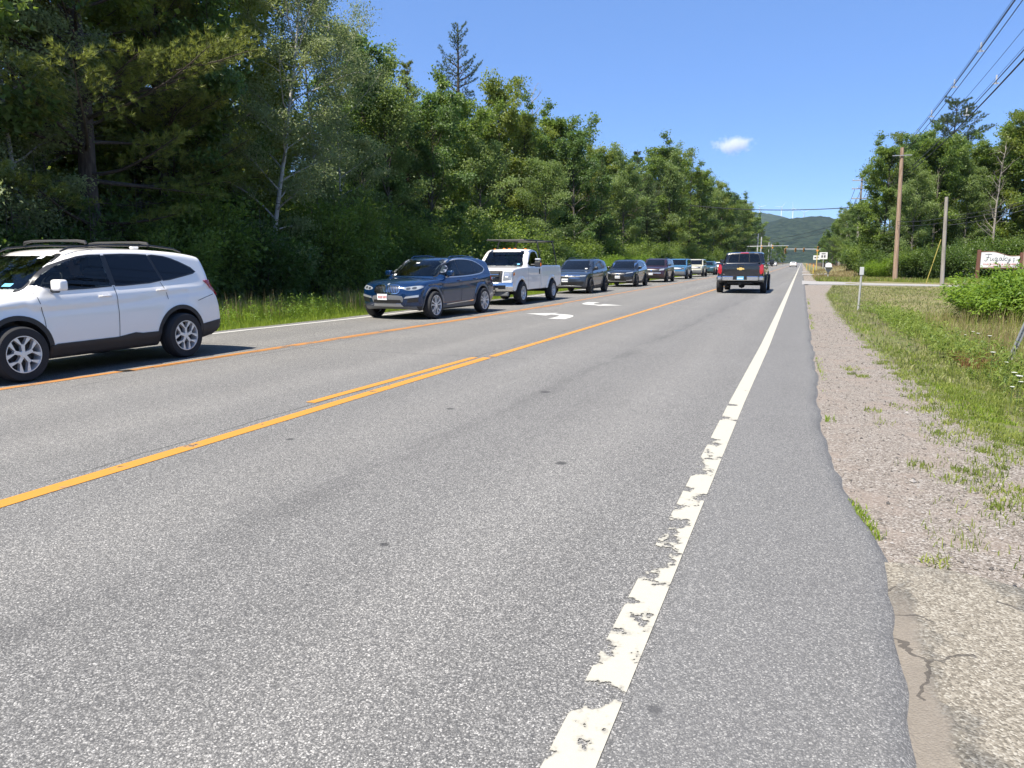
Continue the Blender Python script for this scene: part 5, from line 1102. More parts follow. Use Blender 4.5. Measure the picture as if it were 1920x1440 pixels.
seams(c, [[(-1.1, 1.30), (-1.12, .55)], [(-.05, 1.34), (-.04, .52)], [(.98, 1.34), (1.0, .95), (.9, .52)]])
for q in (1, -1): m = MB().box((q * 1.22, -.92, 1.45), (.22, .12, .24), bev=.03).build('mirror', MAT['black_truck_paint'], c.e, True); MB().tube([(q * .98, -.92, 1.42), (q * 1.14, -.92, 1.42)], .025, 6).build('mirror_arm', MAT['black_plastic'], m)
c.handles([(-.25, 1.16), (.75, 1.16)], 'black_truck_paint'); c.patch('grille', [(-.60, .85), (.60, .85), (.60, 1.12), (-.60, 1.12)], 'f', 'satin_black'); c.both('headlight', [(.64, .95), (.96, .95), (.98, 1.14), (.64, 1.14)], 'f', 'lamp_lens')
MB().tube([(-.30, y1 - 1.92, 1.45), (-.30, y1 - 1.90, 1.75)], .01, 4).build('antenna', MAT['satin_black'], c.e) if False else None
c.finish_body()

# --- the waiting line behind the white pickup
def common(c, dlo, cuts, ws, rw, arch_mat, wheel, R, wd=.235, rr=.70, rim='dark_alloy', seam=True, sill=None, ring=None, mirror=None, handles=None, rails=True, glass_roof=False):
    c.windows(dlo, cuts, ring=ring); c.screen('windscreen', ws, 'f'); c.screen('rear_window', rw, 'r'); c.archs(arch_mat, .05, .012); c.wheels(R, wd, wheel, rr, rim)
    if sill: c.both('sill_cladding', sill, 'x', 'black_plastic', off=.012)
    if mirror: c.mirror(*mirror)
    if handles: c.handles(*handles)
    H = c.S['H']
    if rails:
        for q in (1, -1): MB().tube([(q * .60, -.05, H - .05), (q * .61, .15, H + .025), (q * .60, 1.0, H + .03), (q * .58, 1.55, H - .05)], .016, 6).build('roof_rail', MAT[rails if isinstance(rails, str) else 'satin_black'], c.e, True)
S = suv(4.70, 1.84, 1.665, 2.79, .90, hood=1.02, cowl=(-1.12, 1.09), belt=(1.11, 1.16), rf=-.34, R=.36, ra=.43, zb=.24, tail=.15, kf=.26)
c = Car('sport_utility_car', S, 'slate_car_paint', (-10.30, 36.2), res=.036); tag(c.e, 'slate grey sport utility car with a bright chrome strip across its nose', 'car')
common(c, [(-.98, 1.13), (-.6, 1.38), (-.25, 1.52), (.2, 1.56), (1.1, 1.54), (1.5, 1.46), (1.75, 1.30), (1.4, 1.20), (.2, 1.14)], [(.15, .1, .05), (1.12, 1.0, .04)], [(-.70, 1.14), (.70, 1.14), (.56, 1.55), (-.56, 1.55)], [(-.55, 1.18), (.55, 1.18), (.48, 1.5), (-.48, 1.5)], 'black_plastic', 'five', .36, sill=[(-.95, .25), (-.95, .36), (.95, .40), (.95, .25)], mirror=(-.62, 1.19, .84, 'satin_black'), handles=([(0, .99), (.98, 1.03)], 'slate_car_paint'), rim='dark_alloy')
c.patch('grille', [(-.60, .77), (.60, .77), (.62, .845), (-.62, .845)], 'f', 'satin_black'); c.patch('nose_trim', [(-.60, .845), (.60, .845), (.60, .90), (-.60, .90)], 'f', 'chrome', off=.012); c.patch('nose_trim', [(-.60, .735), (.60, .735), (.60, .765), (-.60, .765)], 'f', 'chrome', off=.012)
c.both('headlight', [(.40, .80), (.84, .83), (.86, .88), (.44, .86)], 'f', 'lamp_lens', off=.009); c.patch('air_intake', chaikin([(-.70, .40), (.70, .40), (.84, .60), (.50, .56), (-.50, .56), (-.84, .60)], 1), 'f', 'satin_black', off=.006); c.patch('bumper_trim', [(-.70, .345), (.70, .345), (.60, .385), (-.60, .385)], 'f', 'silver_trim', off=.014); c.plate('f', -.10, .64, off=.02); c.patch('badge', [(math.cos(a) * .06, .87 + math.sin(a) * .06) for a in np.linspace(0, 6.283, 16, endpoint=False)], 'f', 'chrome', off=.018, skirt=.012)
c.patch('inspection_sticker', [(.52, 1.16), (.62, 1.16), (.62, 1.20), (.52, 1.20)], 'f', 'plate_white', off=.012, skirt=0); c.finish_body()

S = suv(4.89, 1.92, 1.66, 2.85, .98, hood=.98, cowl=(-1.07, 1.06), belt=(1.08, 1.16), rf=-.24, R=.37, ra=.44, zb=.22, tail=.22, kf=.34, tum=.36)
c = Car('sport_utility_car', S, 'black_car_paint', (-10.28, 46.7), res=.04); tag(c.e, 'black sport utility car with a large dark spindle shaped grille', 'car')
common(c, [(-.92, 1.10), (-.5, 1.35), (-.15, 1.49), (.3, 1.54), (1.1, 1.50), (1.75, 1.33), (1.3, 1.22), (.2, 1.13)], [(.18, .12, .04), (1.15, 1.02, .04)], [(-.70, 1.11), (.70, 1.11), (.56, 1.53), (-.56, 1.53)], [(-.55, 1.18), (.55, 1.18), (.48, 1.48), (-.48, 1.48)], 'black_car_paint', 'five', .37, sill=[(-.95, .23), (-.95, .32), (.95, .36), (.95, .23)], mirror=(-.58, 1.15, .86, 'black_car_paint'), rails=False, ring='chrome')
g = c.patch('grille', chaikin([(-.46, .38), (.46, .38), (.36, .64), (.44, .86), (-.44, .86), (-.36, .64)], 1), 'f', 'satin_black', off=.006)
for k in range(9): a = -.36 + .09 * k; c.patch('slat', [(a - .008, .42), (a + .008, .42), (a + .008, .84), (a - .008, .84)], 'f', 'dark_alloy', off=.014, parent=g)
c.both('headlight', [(.44, .80), (.84, .86), (.86, .91), (.52, .86)], 'f', 'lamp_lens', off=.009); c.both('bumper_trim', [(.50, .36), (.86, .40), (.86, .45), (.54, .41)], 'f', 'silver_trim', off=.012); c.patch('bumper_trim', [(-.5, .325), (.5, .325), (.5, .36), (-.5, .36)], 'f', 'silver_trim', off=.012); c.plate('f', 0, .60, off=.03); c.patch('badge', [(math.cos(a) * .07, .755 + math.sin(a) * .055) for a in np.linspace(0, 6.283, 16, endpoint=False)], 'f', 'chrome', off=.02, skirt=.015); c.finish_body()

S = suv(4.95, 1.99, 1.78, 2.82, 1.0, hood=1.10, cowl=(-1.12, 1.17), belt=(1.17, 1.22), rf=-.40, R=.38, ra=.45, zb=.26, tail=.14, box=.4, tum=.26)
c = Car('sport_utility_car', S, 'maroon_car_paint', (-10.32, 57.7), res=.045); tag(c.e, 'dark maroon sport utility car with a wide black grille', 'car')
common(c, [(-.98, 1.21), (-.6, 1.46), (-.3, 1.61), (.2, 1.65), (1.4, 1.63), (1.8, 1.50), (1.85, 1.36), (1.3, 1.26), (.2, 1.22)], [(.15, .1, .05), (1.12, 1.05, .05)], [(-.74, 1.22), (.74, 1.22), (.62, 1.66), (-.62, 1.66)], [(-.6, 1.25), (.6, 1.25), (.55, 1.6), (-.55, 1.6)], 'black_plastic', 'five', .38, sill=[(-.95, .27), (-.95, .40), (.95, .42), (.95, .27)], mirror=(-.65, 1.27, .92, 'satin_black'))
c.patch('grille', [(-.62, .76), (.62, .76), (.66, .96), (-.66, .96)], 'f', 'satin_black'); c.both('headlight', [(.56, .86), (.90, .90), (.92, 1.02), (.60, .98)], 'f', 'lamp_lens', off=.009); c.patch('bumper_trim', [(-.7, .66), (.7, .66), (.7, .72), (-.7, .72)], 'f', 'silver_trim', off=.012); c.patch('air_intake', [(-.6, .42), (.6, .42), (.55, .54), (-.55, .54)], 'f', 'satin_black'); c.plate('f', -.02, .62, off=.03); c.patch('badge', [(math.cos(a) * .055, .87 + math.sin(a) * .055) for a in np.linspace(0, 6.283, 14, endpoint=False)], 'f', 'chrome', off=.014, skirt=.01); c.finish_body()

def boxy(paint, loc, label, seed):
    S = suv(4.39, 1.89, 1.80, 2.67, .86, hood=1.10, cowl=(-1.02, 1.17), belt=(1.18, 1.20), rf=-.54, R=.37, ra=.44, zb=.29, tail=.08, box=1.0, tum=.16, kf=.16, kg=.12)
    c = Car('sport_utility_car', S, paint, loc, res=.05); tag(c.e, label, 'car')
    common(c, [(-.94, 1.21), (-.62, 1.55), (-.35, 1.66), (.2, 1.69), (1.7, 1.68), (1.80, 1.6), (1.80, 1.25), (.2, 1.22)], [(.12, .1, .05), (1.05, 1.03, .06)], [(-.76, 1.22), (.76, 1.22), (.70, 1.69), (-.70, 1.69)], [(-.62, 1.25), (.62, 1.25), (.6, 1.64), (-.6, 1.64)], 'black_plastic', 'five', .37, sill=[(-.9, .30), (-.9, .44), (.9, .44), (.9, .30)], mirror=(-.62, 1.28, .90, 'satin_black'))
    g = c.patch('grille', [(-.80, .84), (.80, .84), (.80, 1.02), (-.80, 1.02)], 'f', 'satin_black'); c.patch('grille_bar', [(-.56, .90), (.56, .90), (.56, .96), (-.56, .96)], 'f', 'silver_trim', off=.016, parent=g)
    c.both('headlight', [(math.cos(a) * .09 + .70, .93 + math.sin(a) * .09) for a in np.linspace(0, 6.283, 14, endpoint=False)], 'f', 'lamp_lens', off=.012, step=.2); c.patch('bumper_cladding', [(-.85, .34), (.85, .34), (.85, .68), (-.85, .68)], 'f', 'grey_plastic', off=.012); c.plate('f', -.15, .66, off=.03, seed=seed); c.finish_body()
boxy('azure_car_paint', (-10.30, 68.4), 'boxy light blue sport utility car with black cladding', 3); boxy('sand_car_paint', (-10.25, 79.6), 'boxy sand coloured sport utility car with black cladding', 5)
def small(name, paint, loc, label, rz=0.0, dark=True, res=.06, H=1.60, hood=.98):
    S = suv(4.48, 1.80, H, 2.67, .88, hood=hood, cowl=(-1.12, 1.07), belt=(1.08, 1.14), rf=-.36, R=.345, ra=.42, zb=.25, tail=.18)
    c = Car(name, S, paint, loc, rz=rz, res=res); tag(c.e, label, 'car')
    common(c, [(-.98, 1.11), (-.6, 1.34), (-.25, H - .13), (.2, H - .10), (1.1, H - .12), (1.7, 1.30), (1.3, 1.20), (.2, 1.13)], [(.15, .1, .05), (1.1, 1.0, .04)], [(-.68, 1.12), (.68, 1.12), (.54, H - .11), (-.54, H - .11)], [(-.58, 1.15), (.58, 1.15), (.50, H - .14), (-.50, H - .14)], 'black_plastic' if dark else paint, 'five', .345, mirror=(-.65, 1.16, .82, 'satin_black'), rails=dark)
    c.patch('grille', [(-.42, .66), (.42, .66), (.46, .86), (-.46, .86)], 'f', 'satin_black'); c.both('headlight', [(.46, .80), (.82, .84), (.84, .94), (.50, .90)], 'f', 'lamp_lens', off=.009); c.both('taillight', [(.56, .92), (.80, .92), (.82, 1.06), (.58, 1.06)], 'r', 'red_lens', off=.01); c.plate('f', 0, .56, off=.03); c.plate('r', 0, .80, off=.02); c.patch('bumper_cladding', [(-.7, .34), (.7, .34), (.72, .50), (-.72, .50)], 'r', 'black_plastic', off=.01); c.patch('bumper_cladding', [(-.7, .30), (.7, .30), (.72, .44), (-.72, .44)], 'f', 'black_plastic', off=.01); c.finish_body()
small('sport_utility_car', 'teal_car_paint', (-10.25, 90.6), 'dark teal compact car queued behind the sand coloured one'); small('car', 'white_car_paint', (-10.3, 101.5), 'white car nearly hidden behind the black pickup, last in the near queue', H=1.5, dark=False); small('car', 'charcoal_car_paint', (-10.3, 112), 'grey car queued in the shade behind the white car', H=1.55)
small('car', 'white_car_paint', (-2.2, 232), 'white car driving away towards the traffic signals', rz=math.pi, H=1.5, dark=False); small('car', 'charcoal_car_paint', (-9.8, 262), 'dark car coming from the traffic signals', H=1.5); small('car', 'white_car_paint', (-9.2, 285), 'small white car far off beyond the traffic signals', H=1.5, dark=False); small('car', 'black_car_paint', (-3.0, 300), 'dark car far ahead of the white car beyond the signals', rz=math.pi, H=1.5)

# --- drivers
simple('skin', (.42, .26, .18), .55); simple('dark_jacket', (.045, .035, .032), .9); simple('brown_hair', (.05, .03, .018), .7); simple('blue_shirt', (.06, .08, .12), .9)
def driver(x, y, z, shirt, label, yaw=0.0):
    """seated figure facing -y, hands on the wheel; z is the hip height"""
    J = [(0, .02, 0), (0, .06, .22), (0, .09, .42), (0, .07, .52), (0, .05, .60), (0, .035, .70), (0, .04, .78),
         (-.18, .09, .42), (-.26, -.06, .22), (-.15, -.33, .24), (-.13, -.40, .27), (.18, .09, .42), (.26, -.06, .22), (.15, -.33, .24), (.13, -.40, .27),
         (-.10, 0, -.01), (-.13, -.42, .06), (-.14, -.55, -.30), (.10, 0, -.01), (.13, -.42, .06), (.14, -.55, -.30)]
    E_ = [(0, 1), (1, 2), (2, 3), (3, 4), (4, 5), (5, 6), (2, 7), (7, 8), (8, 9), (9, 10), (2, 11), (11, 12), (12, 13), (13, 14), (0, 15), (15, 16), (16, 17), (0, 18), (18, 19), (19, 20)]
    Rr = [.15, .15, .14, .06, .075, .09, .07, .065, .05, .04, .04, .065, .05, .04, .04, .09, .07, .05, .09, .07, .05]
    me = bpy.data.meshes.new('person'); me.from_pydata(J, E_, []); o = bpy.data.objects.new('person_tmp', me); COL.objects.link(o)
    md = o.modifiers.new('s', 'SKIN'); md.use_smooth_shade = True
    for i, v in enumerate(me.skin_vertices[0].data): v.radius = (Rr[i], Rr[i] * (.8 if i < 3 else 1)); v.use_root = (i == 0)
    o.modifiers.new('u', 'SUBSURF').levels = 2
    dg = bpy.context.evaluated_depsgraph_get(); m2 = bpy.data.meshes.new_from_object(o.evaluated_get(dg)); COL.objects.unlink(o); bpy.data.objects.remove(o)
    m2.materials.clear(); m2.materials.append(MAT[shirt]); m2.materials.append(MAT['skin'])
    for p in m2.polygons: p.material_index = 1 if (p.center.z > .50 or (p.center.y < -.34 and p.center.z > .15)) else 0
    b = obj('person', m2); b.location = (x, y, z); tag(b, label, 'person')
    MB().lathe([(.02, .13), (.07, .115), (.098, .06), (.10, 0), (.09, -.06)], 16, Matrix.Translation((0, .065, .715))).build('hair', MAT['brown_hair'], b, True)
    MB().box((0, -.062, .685), (.025, .03, .045), bev=.01).build('nose', MAT['skin'], b, True)
    for q in (-1, 1): MB().box((q * .036, -.052, .715), (.03, .012, .014), bev=.004).build('eye', MAT['dark_trim'], b); MB().box((q * .098, .04, .70), (.02, .035, .055), bev=.008).build('ear', MAT['skin'], b, True)
    MB().box((0, -.054, .640), (.05, .012, .010), bev=.003).build('mouth', MAT['plate_red'], b)
    for q in (-1, 1):
        for k in range(4): MB().tube([(q * .13 + (k - 1.5) * .019, -.40, .28), (q * .13 + (k - 1.5) * .019, -.445, .29), (q * .13 + (k - 1.5) * .019, -.455, .26), (q * .13 + (k - 1.5) * .019, -.43, .245)], .009, 5).build('finger', MAT['skin'], b, True)
        MB().tube([(q * .10, -.39, .27), (q * .075, -.42, .27), (q * .065, -.44, .255)], .010, 5).build('thumb', MAT['skin'], b, True)
    return b
driver(-10.02 + .36, 7.76 - .08, .80, 'dark_jacket', 'driver in a dark jacket at the wheel of the white sport utility car')
driver(-10.30 + .42, 26.75 - .40, 1.02, 'blue_shirt', 'driver in a dark shirt at the wheel of the white pickup')
# ------------------------------------------------------------------ verge plants
gr = np.random.default_rng(99)
mat_leaf('weed_leaf', (.085, .140, .020), (.215, .270, .050), (.28, .38, .05))
def blades(name, P, H, wd, mat, lean=.25, rnd=None, parent=None, bend=True):
    """grass: one bent blade (two triangles) per point"""
    n = len(P); H = np.broadcast_to(H, n); a = gr.uniform(0, 2 * math.pi, n); S = np.stack([np.cos(a), np.sin(a), 0 * a], -1); w = np.broadcast_to(wd, n)[:, None] * .5
    az = gr.uniform(0, 2 * math.pi, n); l = np.abs(gr.normal(0, lean, n)) * H; L = np.stack([np.cos(az) * l, np.sin(az) * l, 0 * l], -1); up = np.stack([0 * H, 0 * H, H], -1)
    m = P + up * .55 + L * .3; tp = P + up * (1 - .25 * (l / H)[:, None]) + L
    V = np.stack([P - S * w, P + S * w, m + S * w * .75, tp, m - S * w * .75], 1).reshape(-1, 3); i = np.arange(n)[:, None] * 5
    r = gr.random(n) if rnd is None else np.clip(rnd + gr.normal(0, .15, n), 0, 1)
    o = obj(name, mesh_np(name, V, [i + np.array([[0, 1, 2, 4]]), i + np.array([[4, 2, 3]])], [MAT[mat]], {'rnd': np.repeat(r, 5)}), parent); return tag(o, kind='stuff')
def pts(n, x0, x1, y0, y1, clump=0.0, keep=None, ybias=1.0):
    x = gr.uniform(x0, x1, n); y = y0 + (y1 - y0) * gr.random(n) ** ybias
    if keep is not None: m = keep(x, y) > gr.random(n); x, y = x[m], y[m]
    return np.stack([x, y, gz(x, y)], -1)
def patchy(x, y, f=1.0, t=0.0): return np.clip(.5 + .9 * (np.sin(x * 2.1 * f + y * .7 * f) * np.sin(y * 1.3 * f - x * .9 * f) + .5 * np.sin(x * 5.3 * f + 1) * np.sin(y * 3.7 * f)) + t, 0, 1)
# left verge
vl = lambda y: np.interp(y, [-30, 12, 17, 30, 70, 1600], [-12.1, -11.95, -11.6, -11.5, -11.5, -11.5])
P = pts(30000, -12.9, -11.4, 8, 45, keep=lambda x, y: (x < vl(y) - .03) * 1.0, ybias=1.4); o = blades('verge_grass', P, gr.uniform(.05, .16, len(P)), .010, 'lush_grass_blade'); o['label'] = 'short green grass along the far road edge'
P = pts(46000, -15.8, -12.1, 8, 48, keep=lambda x, y: np.clip((vl(y) - .35 - x) / .5, 0, 1) * (.35 + .65 * patchy(x, y)), ybias=1.4); hh = gr.uniform(.26, .66, len(P)) * np.clip((-12.0 - P[:, 0]) / 1.6, .35, 1.15); blades('tall_grass', P, hh, .013, 'lush_grass_blade', .3)['label'] = 'tall green grass between the road and the wood'
P = pts(7000, -15.8, -12.8, 8, 45, keep=lambda x, y: patchy(x, y, .6, -.15), ybias=1.3); blades('seed_grass', P, gr.uniform(.45, .95, len(P)), .010, 'dry_grass_blade', .15)['label'] = 'pale seeding grass stems in front of the wood'
P = pts(26000, -15.5, -11.5, 45, 190, keep=lambda x, y: (x < vl(y) - .1) * 1.0, ybias=1.5); blades('tall_grass', P, gr.uniform(.2, .55, len(P)), .035, 'lush_grass_blade', .3)['label'] = 'green grass beside the queue of waiting cars'
def leafy(name, P, H, leaf, mat, per, lab, wr=.22, spread=.10):
    F = Fol(len(P) + per); g = F.g; n = len(P); B = np.repeat(P, per, 0); hh = np.repeat(H, per); q = g.random(n * per); a = g.uniform(0, 2 * math.pi, n * per)
    pos = B + np.stack([g.normal(0, .03, n * per), g.normal(0, .03, n * per), q * hh], -1); D = np.stack([np.cos(a), np.sin(a), g.uniform(.1, .9, n * per)], -1); L = leaf * g.uniform(.6, 1.3, n * per)
    F.leaves(pos, D, np.array([0, 0, 1.0]) + g.normal(0, .3, (n * per, 3)), L, L * wr, fold=.15, rnd=np.repeat(g.random(n), per)); o = obj(name, F.crown(name, mat)); o['label'] = lab; return tag(o, kind='stuff')
P = pts(2600, -15.4, -12.3, 9, 42, keep=lambda x, y: patchy(x, y, .8, .1), ybias=1.3); leafy('verge_weeds', P, gr.uniform(.25, .7, len(P)), .11, 'shrub_leaf', 12, 'leafy bright weeds on the far verge')
# right verge: bare gravel gives way to tufts, then lawn, weeds and tall dry grass
gx = lambda y: np.interp(y, GR_Y, GR_X)
P = pts(60000, 1.0, 14, 11, 53, keep=lambda x, y: (x > gx(y) + .15) * np.clip(.55 + .5 * patchy(x, y, .5), 0, 1) * (y < 53.5 - np.maximum(0, x - 5) * .45), ybias=1.5); blades('lawn', P, gr.uniform(.04, .12, len(P)), gr.uniform(.008, .02, len(P)) * (1 + P[:, 1] / 40), 'lawn_blade', .5)['label'] = 'short dry lawn beside the driveway'
P = pts(16000, .9, 2.1, 8.5, 40, keep=lambda x, y: np.exp(-((x - gx(y) - .42) / .26) ** 2) * patchy(x, y, .7, .25), ybias=1.5); blades('moss_grass', P, gr.uniform(.02, .06, len(P)), .012, 'lush_grass_blade', .5)['label'] = 'low bright grass along the gravel edge'
P = pts(22000, 1.15, 3.4, 4.0, 13, keep=lambda x, y: np.clip((x - gx(y) + .2) / .9, .04, 1) * patchy(x, y, 1.3, -.12)); blades('grass_tufts', P, gr.uniform(.03, .11, len(P)), .007, 'grass_blade', .6)['label'] = 'sparse grass tufts in the gravel'
P = pts(2600, .75, 1.9, 3.9, 8.5, keep=lambda x, y: patchy(x, y, 2.1, -.42)); blades('grass_tufts', P, gr.uniform(.02, .07, len(P)), .006, 'grass_blade', .7)['label'] = 'thin grass sprouting in the sandy gravel'
cc = pts(420, 1.2, 3.0, 5.0, 15, keep=lambda x, y: np.clip((x - gx(y) + .45) / .5, 0, 1)); cc2 = pts(150, .7, 1.9, 4.2, 12, keep=lambda x, y: patchy(x, y, 1.2, -.25)); cc = np.concatenate([cc, cc2]); P = np.repeat(cc, 46, 0); a_ = gr.uniform(0, 6.283, len(P)); r_ = np.repeat(gr.uniform(.04, .17, len(cc)), 46) * np.sqrt(gr.random(len(P))); P[:, 0] += r_ * np.cos(a_); P[:, 1] += r_ * 1.4 * np.sin(a_); P[:, 2] = gz(P[:, 0], P[:, 1])
blades('ground_cover', P, gr.uniform(.015, .06, len(P)), .009, 'grass_blade', .8, rnd=np.repeat(gr.random(len(cc)), 46))['label'] = 'low patches of yellow green growth in the gravel'
ex = np.concatenate([gr.normal(.42, .022, 240), gr.normal(.30, .05, 260), gr.normal(.30, .04, 900)]); ey = np.concatenate([gr.uniform(4.45, 5.15, 240), gr.uniform(6.4, 8.0, 260), gr.uniform(9.5, 34, 900)]); ex[:240] = .40 + (5.15 - ey[:240]) * .13 + gr.normal(0, .022, 240); ex[240:] = asphalt_edge(ey[240:]) + .07 + np.abs(gr.normal(0, .035, 1160)); k = (np.sin(ey * 1.7) + np.sin(ey * .63 + 1) > .1) | (ey < 5.2) ; P = np.stack([ex, ey, gz(ex, ey)], -1)[k]
blades('edge_grass', P, gr.uniform(.015, .05, len(P)), .008, 'lush_grass_blade', .5)['label'] = 'grass growing along the broken pavement edge'
wx = lambda y: np.interp(y, [8, 10, 12.2, 15, 24, 30], [3.5, 2.9, 2.65, 2.55, 2.4, 2.3])
P = pts(3600, 1.6, 4.4, 8.2, 28, keep=lambda x, y: np.exp(-((x - wx(y) - .15) / .45) ** 2) * (.3 + .7 * patchy(x, y, 1.1, .1))); leafy('roadside_weeds', P, gr.uniform(.12, .42, len(P)), .14, 'weed_leaf', 11, 'band of leafy green weeds along the ditch', wr=.16)
P = pts(9500, 2.6, 9, 8.5, 24, keep=lambda x, y: np.clip((x - wx(y) - .2) / .6, 0, 1) * (.25 + .75 * patchy(x, y, .6)), ybias=1.2); blades('tall_dry_grass', P, gr.uniform(.25, .6, len(P)), .008, 'dry_grass_blade', .3)['label'] = 'tall dry grass behind the weeds'
P = pts(9500, 2.2, 8, 7.5, 24, keep=lambda x, y: np.clip((x - wx(y) + .6) / .6, 0, 1), ybias=1.2); blades('tall_grass', P, gr.uniform(.15, .5, len(P)), .008, 'grass_blade', .35)['label'] = 'tall green grass on the right verge'
P = pts(1500, 2.45, 3.05, 13.2, 14.6); blades('russet_grass', P, gr.uniform(.12, .26, len(P)), .008, 'russet_grass_blade', .3)['label'] = 'small patch of russet dead grass'
P = pts(9000, 1.2, 9, 66, 130, keep=lambda x, y: patchy(x, y, .3, .2), ybias=1.3); blades('mound_grass', P, gr.uniform(.15, .4, len(P)), .05, 'dry_grass_blade', .3)['label'] = 'dry grass on the low mound by the mailbox'
P = pts(9000, 1.2, 24, 64, 74, keep=lambda x, y: (y > 62.5 - .5 * x + 2) * 1.0); blades('tall_grass', P, gr.uniform(.12, .4, len(P)), .04, 'grass_blade', .3)['label'] = 'green grass behind the driveway'
simple('flower_white', (.55, .55, .50), .8); simple('flower_stem', (.07, .11, .03), .8)
F_ = MB(); 
def wildflower():
    s = MB(); s.tube([(0, 0, 0), (.015, .01, .3), (.02, 0, .55)], [.005, .004, .003], 5); h = MB()
    for k in range(16):
        a = k * 2.4; r = .04 * math.sqrt(k / 16); s.tube([(.02, 0, .52), (.02 + r * math.cos(a), r * math.sin(a), .575 - r * .1)], [.0015, .0012], 3, False); h.box((.02 + r * math.cos(a), r * math.sin(a), .58 - r * .1), (.016, .016, .006), bev=.002)
    return s.mesh('stem', MAT['flower_stem']), h.mesh('flower_head', MAT['flower_white'])
wf = wildflower()
for i, (u, v) in enumerate([(1808, 618), (1822, 620), (1833, 628), (1842, 634), (1852, 638), (1856, 676), (1898, 716), (1908, 708), (1912, 724), (1905, 732), (1893, 737), (1884, 690)]):
    g0 = gnd(u, v + 20); e = empty('wildflower', (g0[0], g0[1], float(gz(g0[0], g0[1]))), i * 1.3, rt.uniform(.5, .8)); obj('stem', wf[0], e); obj('flower_head', wf[1], e); tag(e, 'white flat topped wildflower in the grass of the right verge', 'flower', 'white wildflowers on the right verge')
# loose stones on the gravel
n = 9000; y = 3.4 + 22 * gr.random(n) ** 2.0; x = asphalt_edge(y) + .05 + gr.random(n) * (gx(y) + .25 - asphalt_edge(y)); s = gr.lognormal(-5.0, .40, n); R = gr.random(n)
oct_ = np.array([(1, 0, 0), (-.9, .15, .1), (.1, 1, .1), (0, -.9, 0), (0, .1, .75), (.1, 0, -.6)]); ang = gr.uniform(0, 6.28, n); ca, sa = np.cos(ang), np.sin(ang)
B = oct_[None] * (s[:, None, None] * gr.uniform(.6, 1.3, (n, 1, 3))); V = np.stack([B[..., 0] * ca[:, None] - B[..., 1] * sa[:, None], B[..., 0] * sa[:, None] + B[..., 1] * ca[:, None], B[..., 2]], -1) + np.stack([x, y, np.where(y < 4.05, -.040, gz(x, y)) + s * .25], -1)[:, None]
tf = np.array([(0, 2, 4), (2, 1, 4), (1, 3, 4), (3, 0, 4), (2, 0, 5), (1, 2, 5), (3, 1, 5), (0, 3, 5)]); T = (np.arange(n)[:, None, None] * 6 + tf[None]).reshape(-1, 3)
t = NT('loose_stone'); r = t.attr('rnd'); t.base(t.ramp(r, [(0, (.07, .065, .06)), (.5, (.17, .15, .13)), (1, (.32, .30, .28))]), .9)
tag(obj('gravel_stones', mesh_np('gravel_stones', V.reshape(-1, 3), [T], [MAT['loose_stone']], {'rnd': np.repeat(R, 6)})), kind='stuff')

# ------------------------------------------------------------------ roadside furniture
simple('galvanised_steel', (.30, .31, .32), .45, vary=.2, Metallic=.4); simple('weathered_post', (.33, .33, .32), .8, vary=.2); simple('reflector_plate', (.42, .43, .42), .4); simple('sign_white', (.62, .63, .62), .5); simple('sign_ink', (.06, .06, .07), .6); simple('sign_red', (.55, .07, .06), .6); simple('sign_wood', (.13, .055, .035), .7, vary=.3)
simple('signal_yellow', (.62, .27, .03), .5); simple('yellow_marker', (.48, .36, .06), .6); simple('transformer_grey', (.45, .50, .50), .4); simple('cable_black', (.02, .022, .026), .6); simple('insulator', (.45, .45, .45), .4); simple('guy_yellow', (.30, .25, .05), .6); simple('signal_lens', (.03, .008, .006), .3); simple('turbine_white', (.75, .76, .77), .5); simple('orange_marker', (.55, .22, .06), .6)
mat_bark('pole_wood', (.20, .125, .080), (.37, .27, .195), scale=(14, 14, .7)); mat_bark('grey_pole_wood', (.20, .18, .15), (.34, .31, .27), scale=(14, 14, .7))
# delineator post at the grass edge
p0 = gnd(1609, 580, -.06); e = empty('marker_post', tuple(p0)); MB().tube([(0, 0, -.05), (.02, .02, 1.2)], .034, 8).build('post', MAT['weathered_post'], e, True); MB().box((.024, -.02, 1.26), (.13, .025, .26), bev=.008).build('reflector', MAT['reflector_plate'], e); tag(e, 'slim grey marker post with a square reflector beside the gravel', 'post')
# leaning perforated steel post
p0 = gnd(1893, 676, -.12); e = empty('sign_post', tuple(p0)); e.rotation_euler = (math.radians(3), math.radians(17), math.radians(24)); m = MB()
for bx, wx_ in ((-.03, .012), (.03, .012)): m.box((bx, 0, .8), (wx_, .035, 1.75))
m.box((0, .012, .8), (.056, .008, 1.75)); m.build('channel_post', MAT['galvanised_steel'], e)
for k in range(26): MB().box((0, .006, .05 + k * .06), (.012, .006, .012)).build('hole', MAT['sign_ink'], e)
tag(e, 'leaning perforated steel post in the tall grass', 'post')
# utility poles
def pole(x, y, h, r0, r1, mat, label, arms=(), name='utility_pole', lean=(0, 0), group=None):
    z0 = float(gz(x, y)); e = empty(name, (x, y, z0)); MB().tube([(0, 0, -.2), (lean[0] * .5, lean[1] * .5, h * .5), (lean[0], lean[1], h)], [r0, (r0 + r1) / 2, r1], 14).build('pole', MAT[mat], e, True)
    for (z, w, dx) in arms:
        a = MB().box((lean[0] * z / h + dx, lean[1] * z / h - r1 - .05, z), (w, .09, .11)).build('cross_arm', MAT['grey_pole_wood'], e)
        for q in (-.45, -.2, .2, .45): MB().lathe([(.0, 0), (.05, .02), (.035, .06), (.05, .10), (.02, .14), (0, .15)], 8, Matrix.Translation((lean[0] * z / h + dx + q * w, lean[1] * z / h - r1 - .05, z + .055))).build('insulator', MAT['insulator'], a, True)
    tag(e, label, 'pole', group); return e
